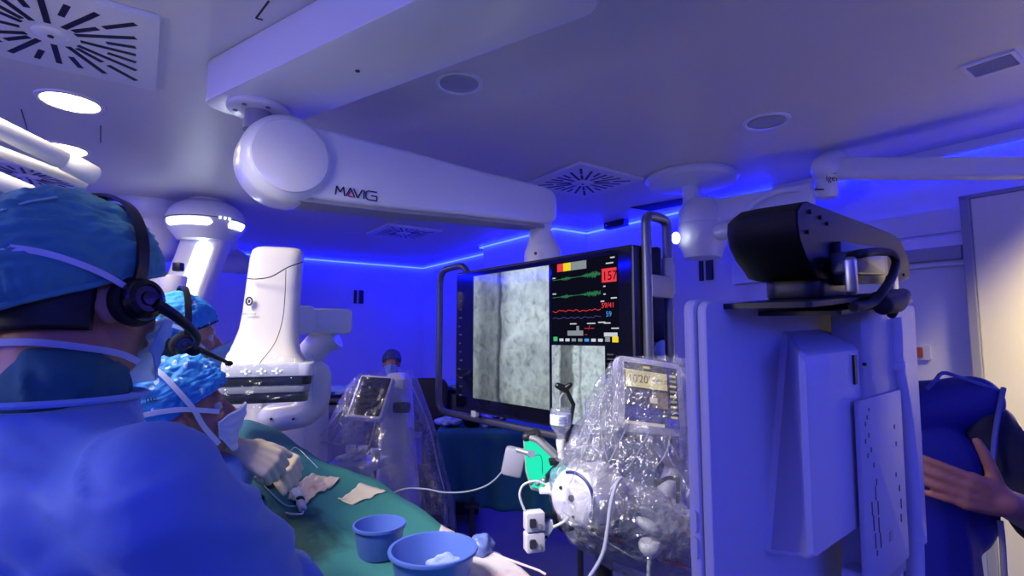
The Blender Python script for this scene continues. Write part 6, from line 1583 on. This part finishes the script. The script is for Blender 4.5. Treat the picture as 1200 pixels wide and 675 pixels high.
def bowl(px, Y, r, label):
    c = setdown(px, 512, Y); b = MB(); b.lathe([(.001, .003), (r * .6, .003), (r * .98, r * .9), (r * 1.05, r * .92), (r * 1.02, r * .86), (r * .66, 0), (.001, 0)], c, Z, 32, cap=False)
    return tag(b.obj('bowl', M('dark bowl', (24, 24, 30), .25, metal=.4)), label, 'bowl')
bowl(553, 3.85, .075, 'dark metal bowl on the trolley, left of the other dark bowl'); bowl(583, 3.85, .065, 'dark metal bowl on the trolley, nearest the grey tube clamp')
# chairs / dark trolleys further back between display and console
q = W(528, 470, 4.7); bk = thing('storage_trolley', V(q.x, q.y + .2, 0), 'dark storage trolley far back, left of the display under a pale pillow', 'trolley')
zz_ = W(528, 461, 4.7).z
b = MB(); b.box(V(q.x, q.y + .25, zz_ / 2 + .03), (.5, .5, zz_ - .06), None, .02); b.obj('body', M('dark vinyl', (18, 18, 34), .45), bk)
for k in range(3): b = MB(); b.box(V(q.x, q.y - .006, zz_ * (.25 + .25 * k)), (.44, .02, zz_ * .2), None, .006); dd_ = b.obj('drawer', M('dark drawer', (26, 26, 48), .4), bk); b = MB(); b.box(V(q.x, q.y - .024, zz_ * (.31 + .25 * k)), (.2, .02, .02), None, .004); b.obj('pull_bar', grey_m, dd_)
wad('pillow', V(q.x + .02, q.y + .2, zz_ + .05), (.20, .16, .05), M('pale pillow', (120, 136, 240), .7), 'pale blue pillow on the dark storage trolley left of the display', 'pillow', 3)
q = W(497, 470, 4.6); ch = thing('office_chair', V(q.x, q.y, 0), 'black padded office chair far back between console and display rail', 'chair')
zc = W(497, 443, 4.6).z
b = MB(); b.rplate(frame(V(q.x, q.y, 0), V(1, 0, 0), Z, V(0, -1, 0)), -.20, .20, zc - .45, zc, -.04, .04, .08, 6, .02); b.obj('backrest', rubber_m, ch)
b = MB(); b.rplate(frame(V(q.x, q.y - .25, 0), V(1, 0, 0), V(0, 1, 0), Z), -.23, .23, -.22, .22, .44, .52, .08, 6, .02); b.obj('seat', rubber_m, ch)
b = MB(); b.cyl(V(q.x, q.y - .25, .08), V(q.x, q.y - .25, .45), .03); b.obj('gas_post', steel_m, ch)
for k in range(5):
    a = R(72 * k); e = V(q.x + .28 * math.cos(a), q.y - .25 + .28 * math.sin(a), .07); b = MB(); b.cyl(V(q.x, q.y - .25, .09), e, .022, .015); b.obj('foot', dark_m, ch)
# ---------------------------------------------------------------- second dark stand behind the right loop
q = W(768, 310, 3.2); pole = thing('infusion_stand', V(q.x, q.y, 0), 'dark equipment stand behind the right rail of the display, holding a black unit', 'stand')
zt2 = W(768, 290, 3.2).z
b = MB(); b.cyl(V(q.x, q.y, .1), V(q.x, q.y, zt2), .022); b.obj('post', dark_m, pole)
b = MB(); c = W(766, 308, 3.2); b.box(c, (.075, .07, W(766, 290, 3.2).z - W(766, 324, 3.2).z), None, .008); b.obj('black_unit', black_m, pole)
b = MB(); c = W(768, 372, 3.2); b.box(c, (.16, .12, .28), None, .03); b.obj('lower_unit', dark_m, pole)
b = MB(); b.lathe([(.26, .0), (.26, .03), (.06, .09), (.03, .12)], V(q.x, q.y, 0), Z, 5); b.obj('foot', dark_m, pole)
c = W(768, 413, 3.1); t = thing('glove_box', V(c.x, c.y, c.z), 'teal box with a pale tissue sticking out, between the display rails', 'box')
b = MB(); b.box(c + V(0, .03, -.0), (.17, .10, .12), None, .006); b.obj('carton', M('teal carton', (50, 110, 170), .6), t)
wd = MB(); wd.ell(W(775, 411, 3.02), (.04, .015, .055), None, 24, 16)
for v in wd.bm.verts: v.co += V(1, .4, .6) * .02 * noise.noise(v.co * 22)
wd.obj('tissue', M('tissue', (170, 196, 244), .8), t, angle=180)
b = MB(); cz = c.z - .06; b.box(V(c.x, c.y + .05, cz - .012), (.3, .24, .02)); 
b.obj('tray', dark_m, pole, smooth=False)
